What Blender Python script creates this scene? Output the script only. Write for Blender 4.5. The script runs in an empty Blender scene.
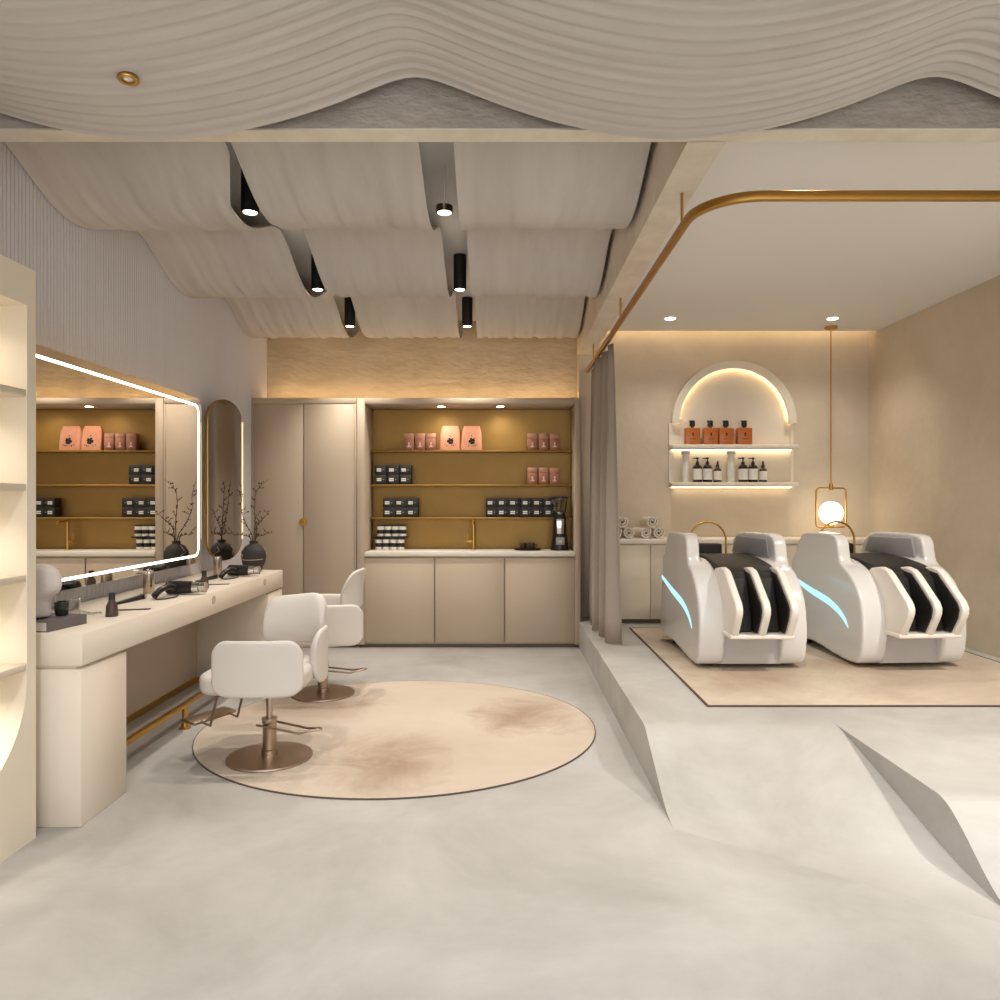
import bpy, bmesh, math, random
from mathutils import Vector, Matrix
random.seed(7)
C = bpy.context.scene.collection
PI = math.pi
R = math.radians

# ------------------------------------------------------------------ materials
def lin(c):
    return tuple(((v/255.0)/12.92 if v/255.0 <= 0.04045 else ((v/255.0+0.055)/1.055)**2.4) for v in c)

def mat(name, rgb, rough=0.6, metal=0.0, rgb2=None, nscale=3.0, ncontrast=(0.35, 0.65), bump=0.0, bscale=40.0,
        stretch=(1, 1, 1), emit=None, estr=0.0, coat=0.0, trans=0.0, alpha=None, world=False, detail=5.0, spec=None, bdetail=4.0, ior=None):
    m = bpy.data.materials.new(name); m.use_nodes = True
    nt = m.node_tree; N = nt.nodes; L = nt.links
    b = N['Principled BSDF']
    b.inputs['Base Color'].default_value = (*lin(rgb), 1)
    b.inputs['Roughness'].default_value = rough
    b.inputs['Metallic'].default_value = metal
    if coat: b.inputs['Coat Weight'].default_value = coat; b.inputs['Coat Roughness'].default_value = 0.06
    if trans: b.inputs['Transmission Weight'].default_value = trans
    if ior: b.inputs['IOR'].default_value = ior
    if spec is not None: b.inputs['Specular IOR Level'].default_value = spec
    if emit:
        b.inputs['Emission Color'].default_value = (*lin(emit), 1); b.inputs['Emission Strength'].default_value = estr
    if rgb2 or bump:
        if world: src = N.new('ShaderNodeNewGeometry').outputs['Position']
        else: src = N.new('ShaderNodeTexCoord').outputs['Object']
        mp = N.new('ShaderNodeMapping'); mp.inputs['Scale'].default_value = stretch
        L.new(src, mp.inputs['Vector'])
    if rgb2:
        n = N.new('ShaderNodeTexNoise'); n.inputs['Scale'].default_value = nscale; n.inputs['Detail'].default_value = detail
        n.inputs['Roughness'].default_value = 0.62; n.inputs['Distortion'].default_value = 0.4
        L.new(mp.outputs[0], n.inputs['Vector'])
        r = N.new('ShaderNodeValToRGB')
        r.color_ramp.elements[0].position = ncontrast[0]; r.color_ramp.elements[0].color = (*lin(rgb), 1)
        r.color_ramp.elements[1].position = ncontrast[1]; r.color_ramp.elements[1].color = (*lin(rgb2), 1)
        L.new(n.outputs['Fac'], r.inputs['Fac']); L.new(r.outputs['Color'], b.inputs['Base Color'])
    if bump:
        n2 = N.new('ShaderNodeTexNoise'); n2.inputs['Scale'].default_value = bscale; n2.inputs['Detail'].default_value = bdetail
        L.new(mp.outputs[0], n2.inputs['Vector'])
        bp = N.new('ShaderNodeBump'); bp.inputs['Strength'].default_value = bump; bp.inputs['Distance'].default_value = 0.02
        L.new(n2.outputs['Fac'], bp.inputs['Height']); L.new(bp.outputs[0], b.inputs['Normal'])
    return m

M = {}
M['floor'] = mat('microcement', (190,188,184), 0.42, rgb2=(160,157,152), nscale=1.1, ncontrast=(0.36,0.68), bump=0.06, bscale=9, world=True, detail=9, spec=0.3)
M['step'] = mat('step_cement', (190,188,183), 0.5, rgb2=(164,160,154), nscale=1.3, ncontrast=(0.36,0.68), bump=0.06, bscale=9, world=True, detail=9, spec=0.3)
M['flute'] = mat('fluted_paint', (214,209,210), 0.6)
M['plaster'] = mat('limewash', (215,202,182), 0.8, rgb2=(194,180,159), nscale=1.5, ncontrast=(0.25,0.75), bump=0.12, bscale=14, world=True, detail=8, spec=0.2)
M['rough_plaster'] = mat('trowelled_plaster', (205,191,166), 0.85, rgb2=(188,173,148), nscale=2.5, bump=0.6, bscale=9, stretch=(1,1,2.2), world=True, detail=6, spec=0.2)
M['grey_plaster'] = mat('grey_plaster', (178,168,156), 0.85, rgb2=(160,150,138), nscale=6, bump=0.6, bscale=22, stretch=(1,1,2), world=True, spec=0.2)
M['ceil'] = mat('ceiling_paint', (231,229,226), 0.8, spec=0.2)
M['beam'] = mat('beam_plaster', (228,218,202), 0.75, rgb2=(214,202,183), nscale=5, bump=0.08, bscale=20, world=True, spec=0.2)
M['fabric'] = mat('draped_linen', (205,200,194), 0.9, rgb2=(193,187,180), nscale=2.0, ncontrast=(0.3,0.7), bump=0.35, bscale=5, stretch=(3.2,0.5,1), world=True, detail=6, spec=0.1)
M['fabric_front'] = mat('draped_linen_front', (200,195,189), 0.9, rgb2=(190,184,177), nscale=2.0, ncontrast=(0.3,0.7), bump=0.25, bscale=5, stretch=(0.6,2.0,1), world=True, detail=6, spec=0.1)
M['cab'] = mat('beige_lacquer', (194,177,155), 0.5, spec=0.35)
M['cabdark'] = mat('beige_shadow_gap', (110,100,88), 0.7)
M['white_cab'] = mat('cream_lacquer', (228,218,200), 0.45, spec=0.4)
M['counter'] = mat('white_quartz', (236,228,214), 0.35, spec=0.4)
M['van'] = mat('vanity_lacquer', (230,218,201), 0.45, spec=0.35)
M['gold_panel'] = mat('satin_gold_panel', (170,132,64), 0.45, 0.35, rgb2=(160,123,56), nscale=2)
M['brass'] = mat('brushed_brass', (198,154,78), 0.3, 1.0)
M['brass_dark'] = mat('aged_brass', (184,138,70), 0.36, 1.0)
M['black'] = mat('black_metal', (24,22,21), 0.45)
M['black_plastic'] = mat('black_plastic', (26,24,24), 0.3)
M['dark_leather'] = mat('black_leather', (38,35,32), 0.5, bump=0.1, bscale=120, spec=0.3)
M['white_leather'] = mat('white_leather', (210,204,197), 0.5, bump=0.03, bscale=160, spec=0.35)
M['steel'] = mat('brushed_steel', (186,170,154), 0.28, 1.0)
M['steel_base'] = mat('satin_bronze_steel', (178,158,140), 0.38, 1.0)
M['chrome'] = mat('chrome', (215,212,208), 0.12, 1.0)
M['mirror'] = mat('mirror_glass', (232,228,222), 0.0, 1.0)
M['gloss'] = mat('gloss_white_shell', (222,220,217), 0.22, coat=0.6)
M['gloss_in'] = mat('white_shell_trim', (238,232,222), 0.3)
M['grey_panel'] = mat('grey_insert', (150,148,148), 0.4)
M['grey_lower'] = mat('grey_plinth', (190,187,184), 0.4)
M['curtain'] = mat('taupe_curtain', (168,156,145), 0.9, bump=0.1, bscale=60, stretch=(1,1,0.1), spec=0.1)
M['charcoal'] = mat('charcoal_ceramic', (52,48,46), 0.7, bump=0.2, bscale=50)
M['pale_line'] = mat('pale_crackle', (220,205,180), 0.6)
M['twig'] = mat('twig', (78,58,44), 0.8)
M['bud'] = mat('bud', (98,66,50), 0.8)
M['blackbox'] = mat('black_card', (34,34,34), 0.55)
M['boxlid'] = mat('box_lid_card', (88,74,56), 0.6)
M['label'] = mat('white_label', (226,222,212), 0.6)
M['label_grey'] = mat('grey_print', (120,116,110), 0.6)
M['brownbox'] = mat('terracotta_card', (168,112,88), 0.65)
M['brownbox_top'] = mat('pale_terracotta_card', (190,140,112), 0.65)
M['peach'] = mat('peach_paper', (226,160,126), 0.65, rgb2=(218,150,116), nscale=8)
M['print'] = mat('black_print', (30,26,24), 0.7)
M['pinkprint'] = mat('pale_pink_print', (240,205,190), 0.7)
M['amber'] = mat('amber_liquid_plastic', (188,108,44), 0.3, rgb2=(170,92,34), nscale=6)
M['darkbottle'] = mat('dark_brown_glass', (34,24,20), 0.15)
M['brownbottle'] = mat('brown_bottle', (78,58,48), 0.35)
M['tube'] = mat('white_tube', (222,216,206), 0.4)
M['towel'] = mat('white_towel', (232,222,208), 0.95, bump=0.4, bscale=90, spec=0.1)
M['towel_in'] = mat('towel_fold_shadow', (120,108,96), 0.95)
M['headgrey'] = mat('grey_bust', (205,198,195), 0.7)
M['bookgrey'] = mat('slate_book_cover', (104,96,98), 0.6)
M['paper'] = mat('book_pages', (226,220,212), 0.8)
M['glass'] = mat('clear_glass', (245,245,242), 0.03, trans=1.0, ior=1.45)
M['greenglass'] = mat('dark_green_cup', (34,38,30), 0.15)
M['porc'] = mat('white_porcelain', (236,228,216), 0.3)
M['line'] = mat('dark_rug_binding', (92,80,70), 0.9)
def emat(name, rgb, s):
    m = bpy.data.materials.new(name); m.use_nodes = True; nt = m.node_tree
    nt.nodes.clear(); e = nt.nodes.new('ShaderNodeEmission'); o = nt.nodes.new('ShaderNodeOutputMaterial')
    e.inputs[0].default_value = (*lin(rgb), 1); e.inputs[1].default_value = s; nt.links.new(e.outputs[0], o.inputs[0]); return m
WARM = (255, 214, 158)
M['led_cove'] = emat('led_cove', (255,214,158), 16.0)
M['led_ceil'] = emat('led_ceiling_cove', (255,222,174), 15.0)
M['led_mirror'] = emat('led_mirror', (255,244,226), 5.0)
M['led_halo'] = emat('led_halo', (255,214,160), 5.0)
M['led_shelf'] = emat('led_shelf', (255,228,186), 5.0)
M['led_arch'] = emat('led_arch', (255,228,184), 34.0)
M['lens'] = emat('lamp_lens', (255,236,205), 12.0)
M['lens_cell'] = emat('cell_lens', (255,232,200), 45.0)
M['lens_niche'] = emat('niche_lens', (255,226,180), 30.0)
M['globe'] = emat('opal_globe', (255,238,212), 5.0)
M['led_blue'] = emat('led_blue', (175,228,245), 1.25)
M['wing_led'] = emat('wing_mirror_led', (255,225,170), 1.2)

def rug_mat(name, base, stain, sc, lo, hi, stretch, fine):
    m = mat(name, base, 0.95, rgb2=stain, nscale=sc, ncontrast=(lo, hi), stretch=stretch, bump=0.25, bscale=60, detail=7, spec=0.05)
    return m
M['rug'] = rug_mat('round_rug_wool', (200,187,171), (188,173,156), 0.75, 0.42, 0.7, (1,1.5,1), 60)
def blotches(m, spots_, stain):
    nt = m.node_tree; N = nt.nodes; L = nt.links; b = N['Principled BSDF']
    src = b.inputs['Base Color'].links[0].from_socket; tc = N.new('ShaderNodeTexCoord')
    nz = N.new('ShaderNodeTexNoise'); nz.inputs['Scale'].default_value = 2.6; nz.inputs['Detail'].default_value = 9; nz.inputs['Roughness'].default_value = 0.7; nz.inputs['Distortion'].default_value = 0.8
    L.new(tc.outputs['Object'], nz.inputs['Vector']); total = None
    for (cx, cy, rx, ry, amt) in spots_:
        sb_ = N.new('ShaderNodeVectorMath'); sb_.operation = 'SUBTRACT'; sb_.inputs[1].default_value = (cx, cy, 0); L.new(tc.outputs['Object'], sb_.inputs[0])
        dv = N.new('ShaderNodeVectorMath'); dv.operation = 'DIVIDE'; dv.inputs[1].default_value = (rx, ry, 1); L.new(sb_.outputs[0], dv.inputs[0])
        ln = N.new('ShaderNodeVectorMath'); ln.operation = 'LENGTH'; L.new(dv.outputs[0], ln.inputs[0])
        ad = N.new('ShaderNodeMath'); ad.operation = 'MULTIPLY_ADD'; ad.inputs[1].default_value = 1.9; L.new(nz.outputs['Fac'], ad.inputs[0])
        ng = N.new('ShaderNodeMath'); ng.operation = 'MULTIPLY_ADD'; ng.inputs[1].default_value = -1.0; ng.inputs[2].default_value = 0.0; L.new(ln.outputs['Value'], ng.inputs[0]); L.new(ng.outputs[0], ad.inputs[2])
        mr = N.new('ShaderNodeMapRange'); mr.inputs['From Min'].default_value = 0.0; mr.inputs['From Max'].default_value = 0.85; mr.inputs['To Max'].default_value = amt; L.new(ad.outputs[0], mr.inputs['Value'])
        if total is None: total = mr.outputs[0]
        else:
            mx = N.new('ShaderNodeMath'); mx.operation = 'MAXIMUM'; L.new(total, mx.inputs[0]); L.new(mr.outputs[0], mx.inputs[1]); total = mx.outputs[0]
    mix = N.new('ShaderNodeMix'); mix.data_type = 'RGBA'; L.new(total, mix.inputs['Factor']); L.new(src, mix.inputs['A']); mix.inputs['B'].default_value = (*lin(stain), 1)
    L.new(mix.outputs['Result'], b.inputs['Base Color'])
blotches(M['rug'], [(0.74,0.24,0.46,0.46,0.85),(0.0,-0.62,0.46,0.50,0.85),(-0.55,0.45,0.55,0.32,0.6)], (156,132,114))
M['rug2'] = rug_mat('square_rug_wool', (206,193,175), (172,155,138), 0.9, 0.40, 0.7, (1,1.2,1), 60)
blotches(M['rug2'], [(-0.75,-0.55,0.55,0.45,0.6),(0.1,-0.2,0.5,0.3,0.5)], (164,140,120))

# ------------------------------------------------------------------ mesh builder
class MB:
    def __init__(s): s.bm = bmesh.new()
    def box(s, x0, x1, y0, y1, z0, z1, rot=None, at=None):
        g = bmesh.ops.create_cube(s.bm, size=1.0)['verts']
        mtx = Matrix.Translation(((x0+x1)/2, (y0+y1)/2, (z0+z1)/2)) @ Matrix.Diagonal((x1-x0, y1-y0, z1-z0, 1))
        bmesh.ops.transform(s.bm, matrix=mtx, verts=g)
        if rot is not None:
            bmesh.ops.rotate(s.bm, verts=g, cent=at or ((x0+x1)/2, (y0+y1)/2, (z0+z1)/2), matrix=rot)
        return s
    def cyl(s, p0, p1, r0, r1=None, n=24):
        p0 = Vector(p0); p1 = Vector(p1); r1 = r0 if r1 is None else r1
        d = p1-p0
        g = bmesh.ops.create_cone(s.bm, cap_ends=True, segments=n, radius1=r0, radius2=r1, depth=d.length)['verts']
        q = Vector((0,0,1)).rotation_difference(d.normalized()).to_matrix().to_4x4()
        bmesh.ops.transform(s.bm, matrix=Matrix.Translation((p0+p1)/2) @ q, verts=g)
        return s
    def sphere(s, c, r, n=20, sc=(1,1,1)):
        g = bmesh.ops.create_uvsphere(s.bm, u_segments=n, v_segments=max(6, n*2//3), radius=r)['verts']
        bmesh.ops.transform(s.bm, matrix=Matrix.Translation(c) @ Matrix.Diagonal((*sc, 1)), verts=g)
        return s
    def lathe(s, prof, c=(0,0,0), n=28):
        rings = []
        for r, z in prof:
            if r < 1e-5: rings.append([s.bm.verts.new((c[0], c[1], c[2]+z))])
            else: rings.append([s.bm.verts.new((c[0]+r*math.cos(2*PI*k/n), c[1]+r*math.sin(2*PI*k/n), c[2]+z)) for k in range(n)])
        for a, b in zip(rings, rings[1:]):
            for k in range(n):
                j = (k+1) % n
                if len(a) == 1 and len(b) == 1: continue
                if len(a) == 1: s.bm.faces.new((a[0], b[j], b[k]))
                elif len(b) == 1: s.bm.faces.new((a[k], a[j], b[0]))
                else: s.bm.faces.new((a[k], a[j], b[j], b[k]))
        if len(rings[0]) > 1: s.bm.faces.new(list(reversed(rings[0])))
        if len(rings[-1]) > 1: s.bm.faces.new(rings[-1])
        return s
    def tube(s, pts, r, n=8, closed=False, radii=None):
        P = [Vector(p) for p in pts]; rings = []
        up = None
        for i, p in enumerate(P):
            if closed: t = (P[(i+1) % len(P)]-P[i-1]).normalized()
            else: t = (P[min(i+1, len(P)-1)]-P[max(i-1, 0)]).normalized()
            if up is None:
                up = Vector((0,0,1)) if abs(t.z) < 0.9 else Vector((1,0,0))
            u = t.cross(up).normalized(); v = u.cross(t).normalized(); up = v
            rr = radii[i] if radii else r
            rings.append([s.bm.verts.new(p + u*rr*math.cos(2*PI*k/n) + v*rr*math.sin(2*PI*k/n)) for k in range(n)])
        pairs = list(zip(rings, rings[1:]))
        if closed: pairs.append((rings[-1], rings[0]))
        for a, b in pairs:
            for k in range(n):
                j = (k+1) % n; s.bm.faces.new((a[k], a[j], b[j], b[k]))
        if not closed:
            s.bm.faces.new(list(reversed(rings[0]))); s.bm.faces.new(rings[-1])
        return s
    def prism(s, poly, lo, hi, axis='x'):
        def P(a, b, t):
            return {'x': (t, a, b), 'y': (a, t, b), 'z': (a, b, t)}[axis]
        A = [s.bm.verts.new(P(a, b, lo)) for a, b in poly]; B = [s.bm.verts.new(P(a, b, hi)) for a, b in poly]
        n = len(poly)
        for k in range(n):
            j = (k+1) % n; s.bm.faces.new((A[k], A[j], B[j], B[k]))
        s.bm.faces.new(list(reversed(A))); s.bm.faces.new(B)
        return s
    def grid(s, f, us, vs):
        V = [[s.bm.verts.new(f(u, v)) for v in vs] for u in us]
        for i in range(len(us)-1):
            for j in range(len(vs)-1):
                s.bm.faces.new((V[i][j], V[i+1][j], V[i+1][j+1], V[i][j+1]))
        return s
    def slab(s, f, us, vs, th):
        """closed sheet: f(u,v) -> (point, normal); thickness th along the normal"""
        A = []; B = []
        for u in us:
            ra = []; rb = []
            for v in vs:
                p, nrm = f(u, v); p = Vector(p); nrm = Vector(nrm)
                ra.append(s.bm.verts.new(p)); rb.append(s.bm.verts.new(p+nrm*th))
            A.append(ra); B.append(rb)
        nu, nv = len(us), len(vs)
        for i in range(nu-1):
            for j in range(nv-1):
                s.bm.faces.new((A[i][j], A[i][j+1], A[i+1][j+1], A[i+1][j]))
                s.bm.faces.new((B[i][j], B[i+1][j], B[i+1][j+1], B[i][j+1]))
        for i in range(nu-1):
            s.bm.faces.new((A[i][0], A[i+1][0], B[i+1][0], B[i][0])); s.bm.faces.new((A[i][-1], B[i][-1], B[i+1][-1], A[i+1][-1]))
        for j in range(nv-1):
            s.bm.faces.new((A[0][j], B[0][j], B[0][j+1], A[0][j+1])); s.bm.faces.new((A[-1][j], A[-1][j+1], B[-1][j+1], B[-1][j]))
        return s
    def poly(s, pts):
        s.bm.faces.new([s.bm.verts.new(p) for p in pts]); return s
    def build(s, name, m, parent=None, smooth=False, bevel=0.0, seg=2, sub=0, solid=0.0, angle=40):
        bmesh.ops.recalc_face_normals(s.bm, faces=s.bm.faces[:])
        me = bpy.data.meshes.new(name); s.bm.to_mesh(me); s.bm.free()
        me.materials.append(m)
        o = bpy.data.objects.new(name, me); C.objects.link(o)
        if parent: o.parent = parent
        if smooth is True:
            for p in me.polygons: p.use_smooth = True
        elif smooth:
            for p in me.polygons: p.use_smooth = True
            try: me.set_sharp_from_angle(angle=R(smooth))
            except Exception: pass
        if solid:
            d = o.modifiers.new('solid', 'SOLIDIFY'); d.thickness = solid; d.offset = 0
        if bevel:
            d = o.modifiers.new('bevel', 'BEVEL'); d.width = bevel; d.segments = seg; d.limit_method = 'ANGLE'; d.angle_limit = R(angle)
            for p in me.polygons: p.use_smooth = True
            d.harden_normals = False
        if sub:
            d = o.modifiers.new('sub', 'SUBSURF'); d.levels = sub; d.render_levels = sub
            for p in me.polygons: p.use_smooth = True
        return o

def tag(o, label=None, cat=None, group=None, kind=None):
    if label: o['label'] = label
    if cat: o['category'] = cat
    if group: o['group'] = group
    if kind: o['kind'] = kind
    return o
def thing(name, label, cat, loc=(0,0,0), rz=0.0, group=None):
    o = bpy.data.objects.new(name, None); C.objects.link(o); o.empty_display_size = 0.05
    o.location = loc; o.rotation_euler = (0, 0, rz)
    return tag(o, label, cat, group)
def kids(o): return [c for c in bpy.data.objects if c.parent == o]
def dup(root, loc, rz=None, label=None):
    kid_of = {}
    for c in bpy.data.objects:
        if c.parent: kid_of.setdefault(c.parent.name, []).append(c)
    r = root.copy(); C.objects.link(r); r.location = loc
    if rz is not None: r.rotation_euler = (0, 0, rz)
    if label: r['label'] = label
    for ch in kid_of.get(root.name, []):
        c = ch.copy(); C.objects.link(c); c.parent = r
        for g in kid_of.get(ch.name, []):
            d = g.copy(); C.objects.link(d); d.parent = c
    return r
def struct(o): o['kind'] = 'structure'; return o
def lin_space(a, b, n): return [a+(b-a)*k/(n-1) for k in range(n)]
def smooth_path(pts, k=6):
    P = [Vector(p) for p in pts]; out = []
    for i in range(len(P)-1):
        p0 = P[max(i-1, 0)]; p1 = P[i]; p2 = P[i+1]; p3 = P[min(i+2, len(P)-1)]
        for t in range(k):
            u = t/k
            out.append(0.5*((2*p1)+(-p0+p2)*u+(2*p0-5*p1+4*p2-p3)*u*u+(-p0+3*p1-3*p2+p3)*u**3))
    out.append(P[-1]); return out
def smooth_closed(pts, k=4):
    P = [Vector((a, b, 0)) for a, b in pts]; n = len(P); out = []
    for i in range(n):
        p0, p1, p2, p3 = P[i-1], P[i], P[(i+1) % n], P[(i+2) % n]
        for t in range(k):
            u = t/k; q = 0.5*((2*p1)+(-p0+p2)*u+(2*p0-5*p1+4*p2-p3)*u*u+(-p0+3*p1-3*p2+p3)*u**3)
            out.append((q.x, q.y))
    return out
def rounded_rect(a0, a1, b0, b1, r, n=8):
    pts = []
    for cx, cy, s in ((a1-r, b1-r, 0), (a0+r, b1-r, 1), (a0+r, b0+r, 2), (a1-r, b0+r, 3)):
        for k in range(n+1):
            t = PI/2*(s+k/n); pts.append((cx+r*math.cos(t), cy+r*math.sin(t)))
    return pts

# ------------------------------------------------------------------ camera (eye height 1.36 m, looking along +Y)
cam_d = bpy.data.cameras.new('camera'); cam = bpy.data.objects.new('camera', cam_d); C.objects.link(cam)
cam.location = (0, 0, 1.36); cam.rotation_euler = (R(90), 0, 0)
cam_d.sensor_width = 36; cam_d.lens = 36*0.73; cam_d.shift_x = -0.002; cam_d.clip_start = 0.02
bpy.context.scene.camera = cam

# ------------------------------------------------------------------ room shell
YB, YR, XL, XR = 7.16, 7.0, -2.316, 3.52
struct(MB().box(-2.6, 3.8, -2.0, 7.4, -0.2, 0.0).build('floor', M['floor']))
# raised platform with a ramp at its front left and a steeper one on its right
pl = MB(); H = 0.24; X0, X1, X2 = 0.71, 1.665, XR
def foot(x): return 3.02+(2.30-3.02)*(x-X0)/(X1-X0)
pl.poly([(X0,3.68,H),(X1,3.68,H),(X1,YR,H),(X0,YR,H)])
pl.poly([(X1,2.80,H),(X2,2.80,H),(X2,YR,H),(X1,YR,H),(X1,3.68,H)])
def EASE(v):
    a, b = 0.12, 0.35; tot = 1-a/2-b/2
    if v < a: q = v*v/(2*a)
    elif v < 1-b: q = a/2+(v-a)
    else: q = tot-(1-v)**2/(2*b)
    return 1-q/tot
def ramp_z(x, y): return H*EASE(max(0.0, min(1.0, (3.68-y)/(3.68-foot(x)))))
def ramp2_z(y):
    v = max(0.0, min(1.0, (2.80-y)/(2.80-2.36))); return H*(1-v*v*(3-2*v))
us = lin_space(X0, X1, 12); vs = lin_space(0, 1, 40)
pl.grid(lambda x, v: (x, 3.68+(foot(x)-3.68)*v, H*EASE(v)), us, vs)
ys2 = lin_space(2.80, 2.36, 16)
pl.grid(lambda x, y: (x, y, ramp2_z(y)), [X1, X2], ys2)
ysa = lin_space(3.68, 3.02, 30)
pl.grid(lambda y, k: (X0, y, k*ramp_z(X0, y)), ysa, [0, 1])
pl.poly([(X0,YR,H),(X0,YR,0),(X0,3.68,0),(X0,3.68,H)])
ysb = lin_space(3.68, 2.30, 60)
pl.grid(lambda y, k: (X1, y, ramp_z(X1, y)+k*(max(ramp2_z(y), ramp_z(X1, y))-ramp_z(X1, y))), ysb, [0, 1])
bmesh.ops.remove_doubles(pl.bm, verts=pl.bm.verts[:], dist=1e-4)
struct(pl.build('floor_platform', M['step']))

# fluted left wall: half-round reeds
fl = MB(); prof = []
y = 1.2; pitch = 0.0275
while y < 7.14:
    for k in range(5):
        t = PI*k/4; prof.append((XL+0.012*math.sin(t), y+pitch/2-(pitch/2-0.002)*math.cos(t)))
    y += pitch
prof += [(XL, 7.3), (XL-0.15, 7.3), (XL-0.15, 1.2)]
fl.prism(prof, 0.0, 3.2, 'z')
struct(fl.build('wall_left', M['flute']))
struct(MB().box(XL-0.15, XL, -2.0, 1.2, 0, 3.2).build('wall_left_front', M['flute']))
struct(MB().box(-2.5, 0.735, YB, YB+0.15, 0, 3.2).build('wall_back', M['rough_plaster']))
struct(MB().box(0.735, XR+0.15, YR, YR+0.31, 0, 3.2).build('wall_back_right', M['plaster']))
struct(MB().box(XR, XR+0.15, -2.0, YR, 0, 3.2).build('wall_right', M['plaster']))
struct(MB().box(-2.6, 3.8, -2.0, 7.4, 3.12, 3.25).build('ceiling', M['ceil']))
# lowered flat ceiling over the wash area, stopping short of the wall for a light cove
struct(MB().box(0.87, XR, 2.83, 6.86, 2.95, 3.0).build('ceiling_right', M['ceil']))
# beams
struct(MB().box(0.72, 0.87, 2.83, YR, 2.75, 3.12).build('beam', M['beam']))
struct(MB().box(XL, XR, 2.742, 2.834, 2.75, 2.756).build('trim_1', M['beam']))
struct(MB().box(XL, XR, 2.742, 2.834, 2.7565, 3.12).build('bulkhead', M['grey_plaster']))

# ------------------------------------------------------------------ draped fabric ceilings
def hang_z(y):
    t = (y-5.27)/1.37
    s = 0.5+0.5*math.cos(2*PI*t)              # 1 in the trough
    return 3.055-0.205*(s**0.8)
def drape(name, x0, x1, label, taper=0.0):
    random.seed(int((x0+9)*100))
    ph = [random.uniform(0, 6.28) for _ in range(8)]
    def f(u, v):
        fold = 0.0035*math.sin(u*41+ph[0]+0.6*math.sin(v*3+ph[1]))+0.003*math.sin(u*67+ph[2]+0.8*math.sin(v*2.1+ph[3]))+0.002*math.sin(u*97+ph[4])
        amp = 0.5+0.5*math.sin((v-5.27)/1.37*2*PI+0.6)
        uu = u+taper*max(0.0, min(1.0, (3.75-v)/0.32))*(u-x0)/(x1-x0)
        return ((uu, v, hang_z(v)+fold*(0.4+0.9*amp)), (0, 0, 1))
    o = MB().slab(f, lin_space(x0, x1, 64), lin_space(2.85, 7.14, 110), 0.006).build(name, M['fabric'], smooth=50)
    return tag(o, label, 'ceiling drape', 'draped linen strips over the styling area')
drape('ceiling_drape', -2.30, -1.395, 'wavy draped linen ceiling strip beside the fluted wall, left of both spotlight gaps', 0.115)
drape('ceiling_drape', -1.255, -0.385, 'wavy draped linen ceiling strip in the middle, between the two gaps holding black spotlights')
drape('ceiling_drape', -0.225, 0.69, 'wavy draped linen ceiling strip beside the beam above the round rug')
# front wave, hung across the room
def wave_z(x):
    t = (x-0.63)/1.90
    a = abs(((t+0.5) % 1.0)-0.5)*2            # 0 in the trough, 1 at the crest
    a = 1-math.sqrt((1-a)**2+0.012)+0.11 if a > 0.0 else a
    a = max(a, 0)
    return 2.672+0.235*(a**2.15)
def ffront(u, v):
    d = 2.66-v
    pleat = 0.0045*math.sin(d/0.058*2*PI+0.9*math.sin(u*1.7)+1.3*math.sin(d*1.9))*(0.5+0.5*math.sin(u*1.15+d*1.7)**2)
    pleat += 0.002*math.sin(d/0.031*2*PI+1.6*math.sin(u*2.3+1))
    pleat *= 0.22+0.9*min(1.0, (wave_z(u+0.06*d)-2.672)/0.15)
    return ((u, v, wave_z(u+0.06*d)+pleat+0.03*d), (0, 0, 1))
o = MB().slab(ffront, lin_space(XL+0.02, XR-0.02, 150), lin_space(2.665, 0.2, 240), 0.008).build('ceiling_drape', M['fabric_front'], smooth=60)
tag(o, 'pleated grey linen drape hung in wide waves across the front, before the beam', 'ceiling drape')
# little lamp in the front drape
dl = thing('downlight', 'tiny round brass downlight set in the wavy linen drape, top left of the photo', 'ceiling light', (-1.178, 2.30, wave_z(-1.178+0.02)+0.004))
MB().lathe([(0.020,0.012),(0.030,0.010),(0.032,-0.004),(0.026,-0.006),(0.020,0.0)]).build('rim', M['brass'], dl, True)
MB().lathe([(0.0,0.010),(0.019,0.008),(0.019,-0.004),(0.0,-0.006)]).build('lens', M['chrome'], dl, True)

# ------------------------------------------------------------------ lamps helper
def spot(loc, tgt, power, size, blend=0.6, col=(1,0.92,0.83), rad=0.04):
    d = bpy.data.lights.new('lamp_beam', 'SPOT'); d.energy = power; d.spot_size = R(size); d.spot_blend = blend; d.color = col; d.shadow_soft_size = rad
    o = bpy.data.objects.new('lamp_beam', d); C.objects.link(o); o.location = loc
    o.rotation_euler = (Vector(tgt)-Vector(loc)).to_track_quat('-Z', 'Y').to_euler(); return o

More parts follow.
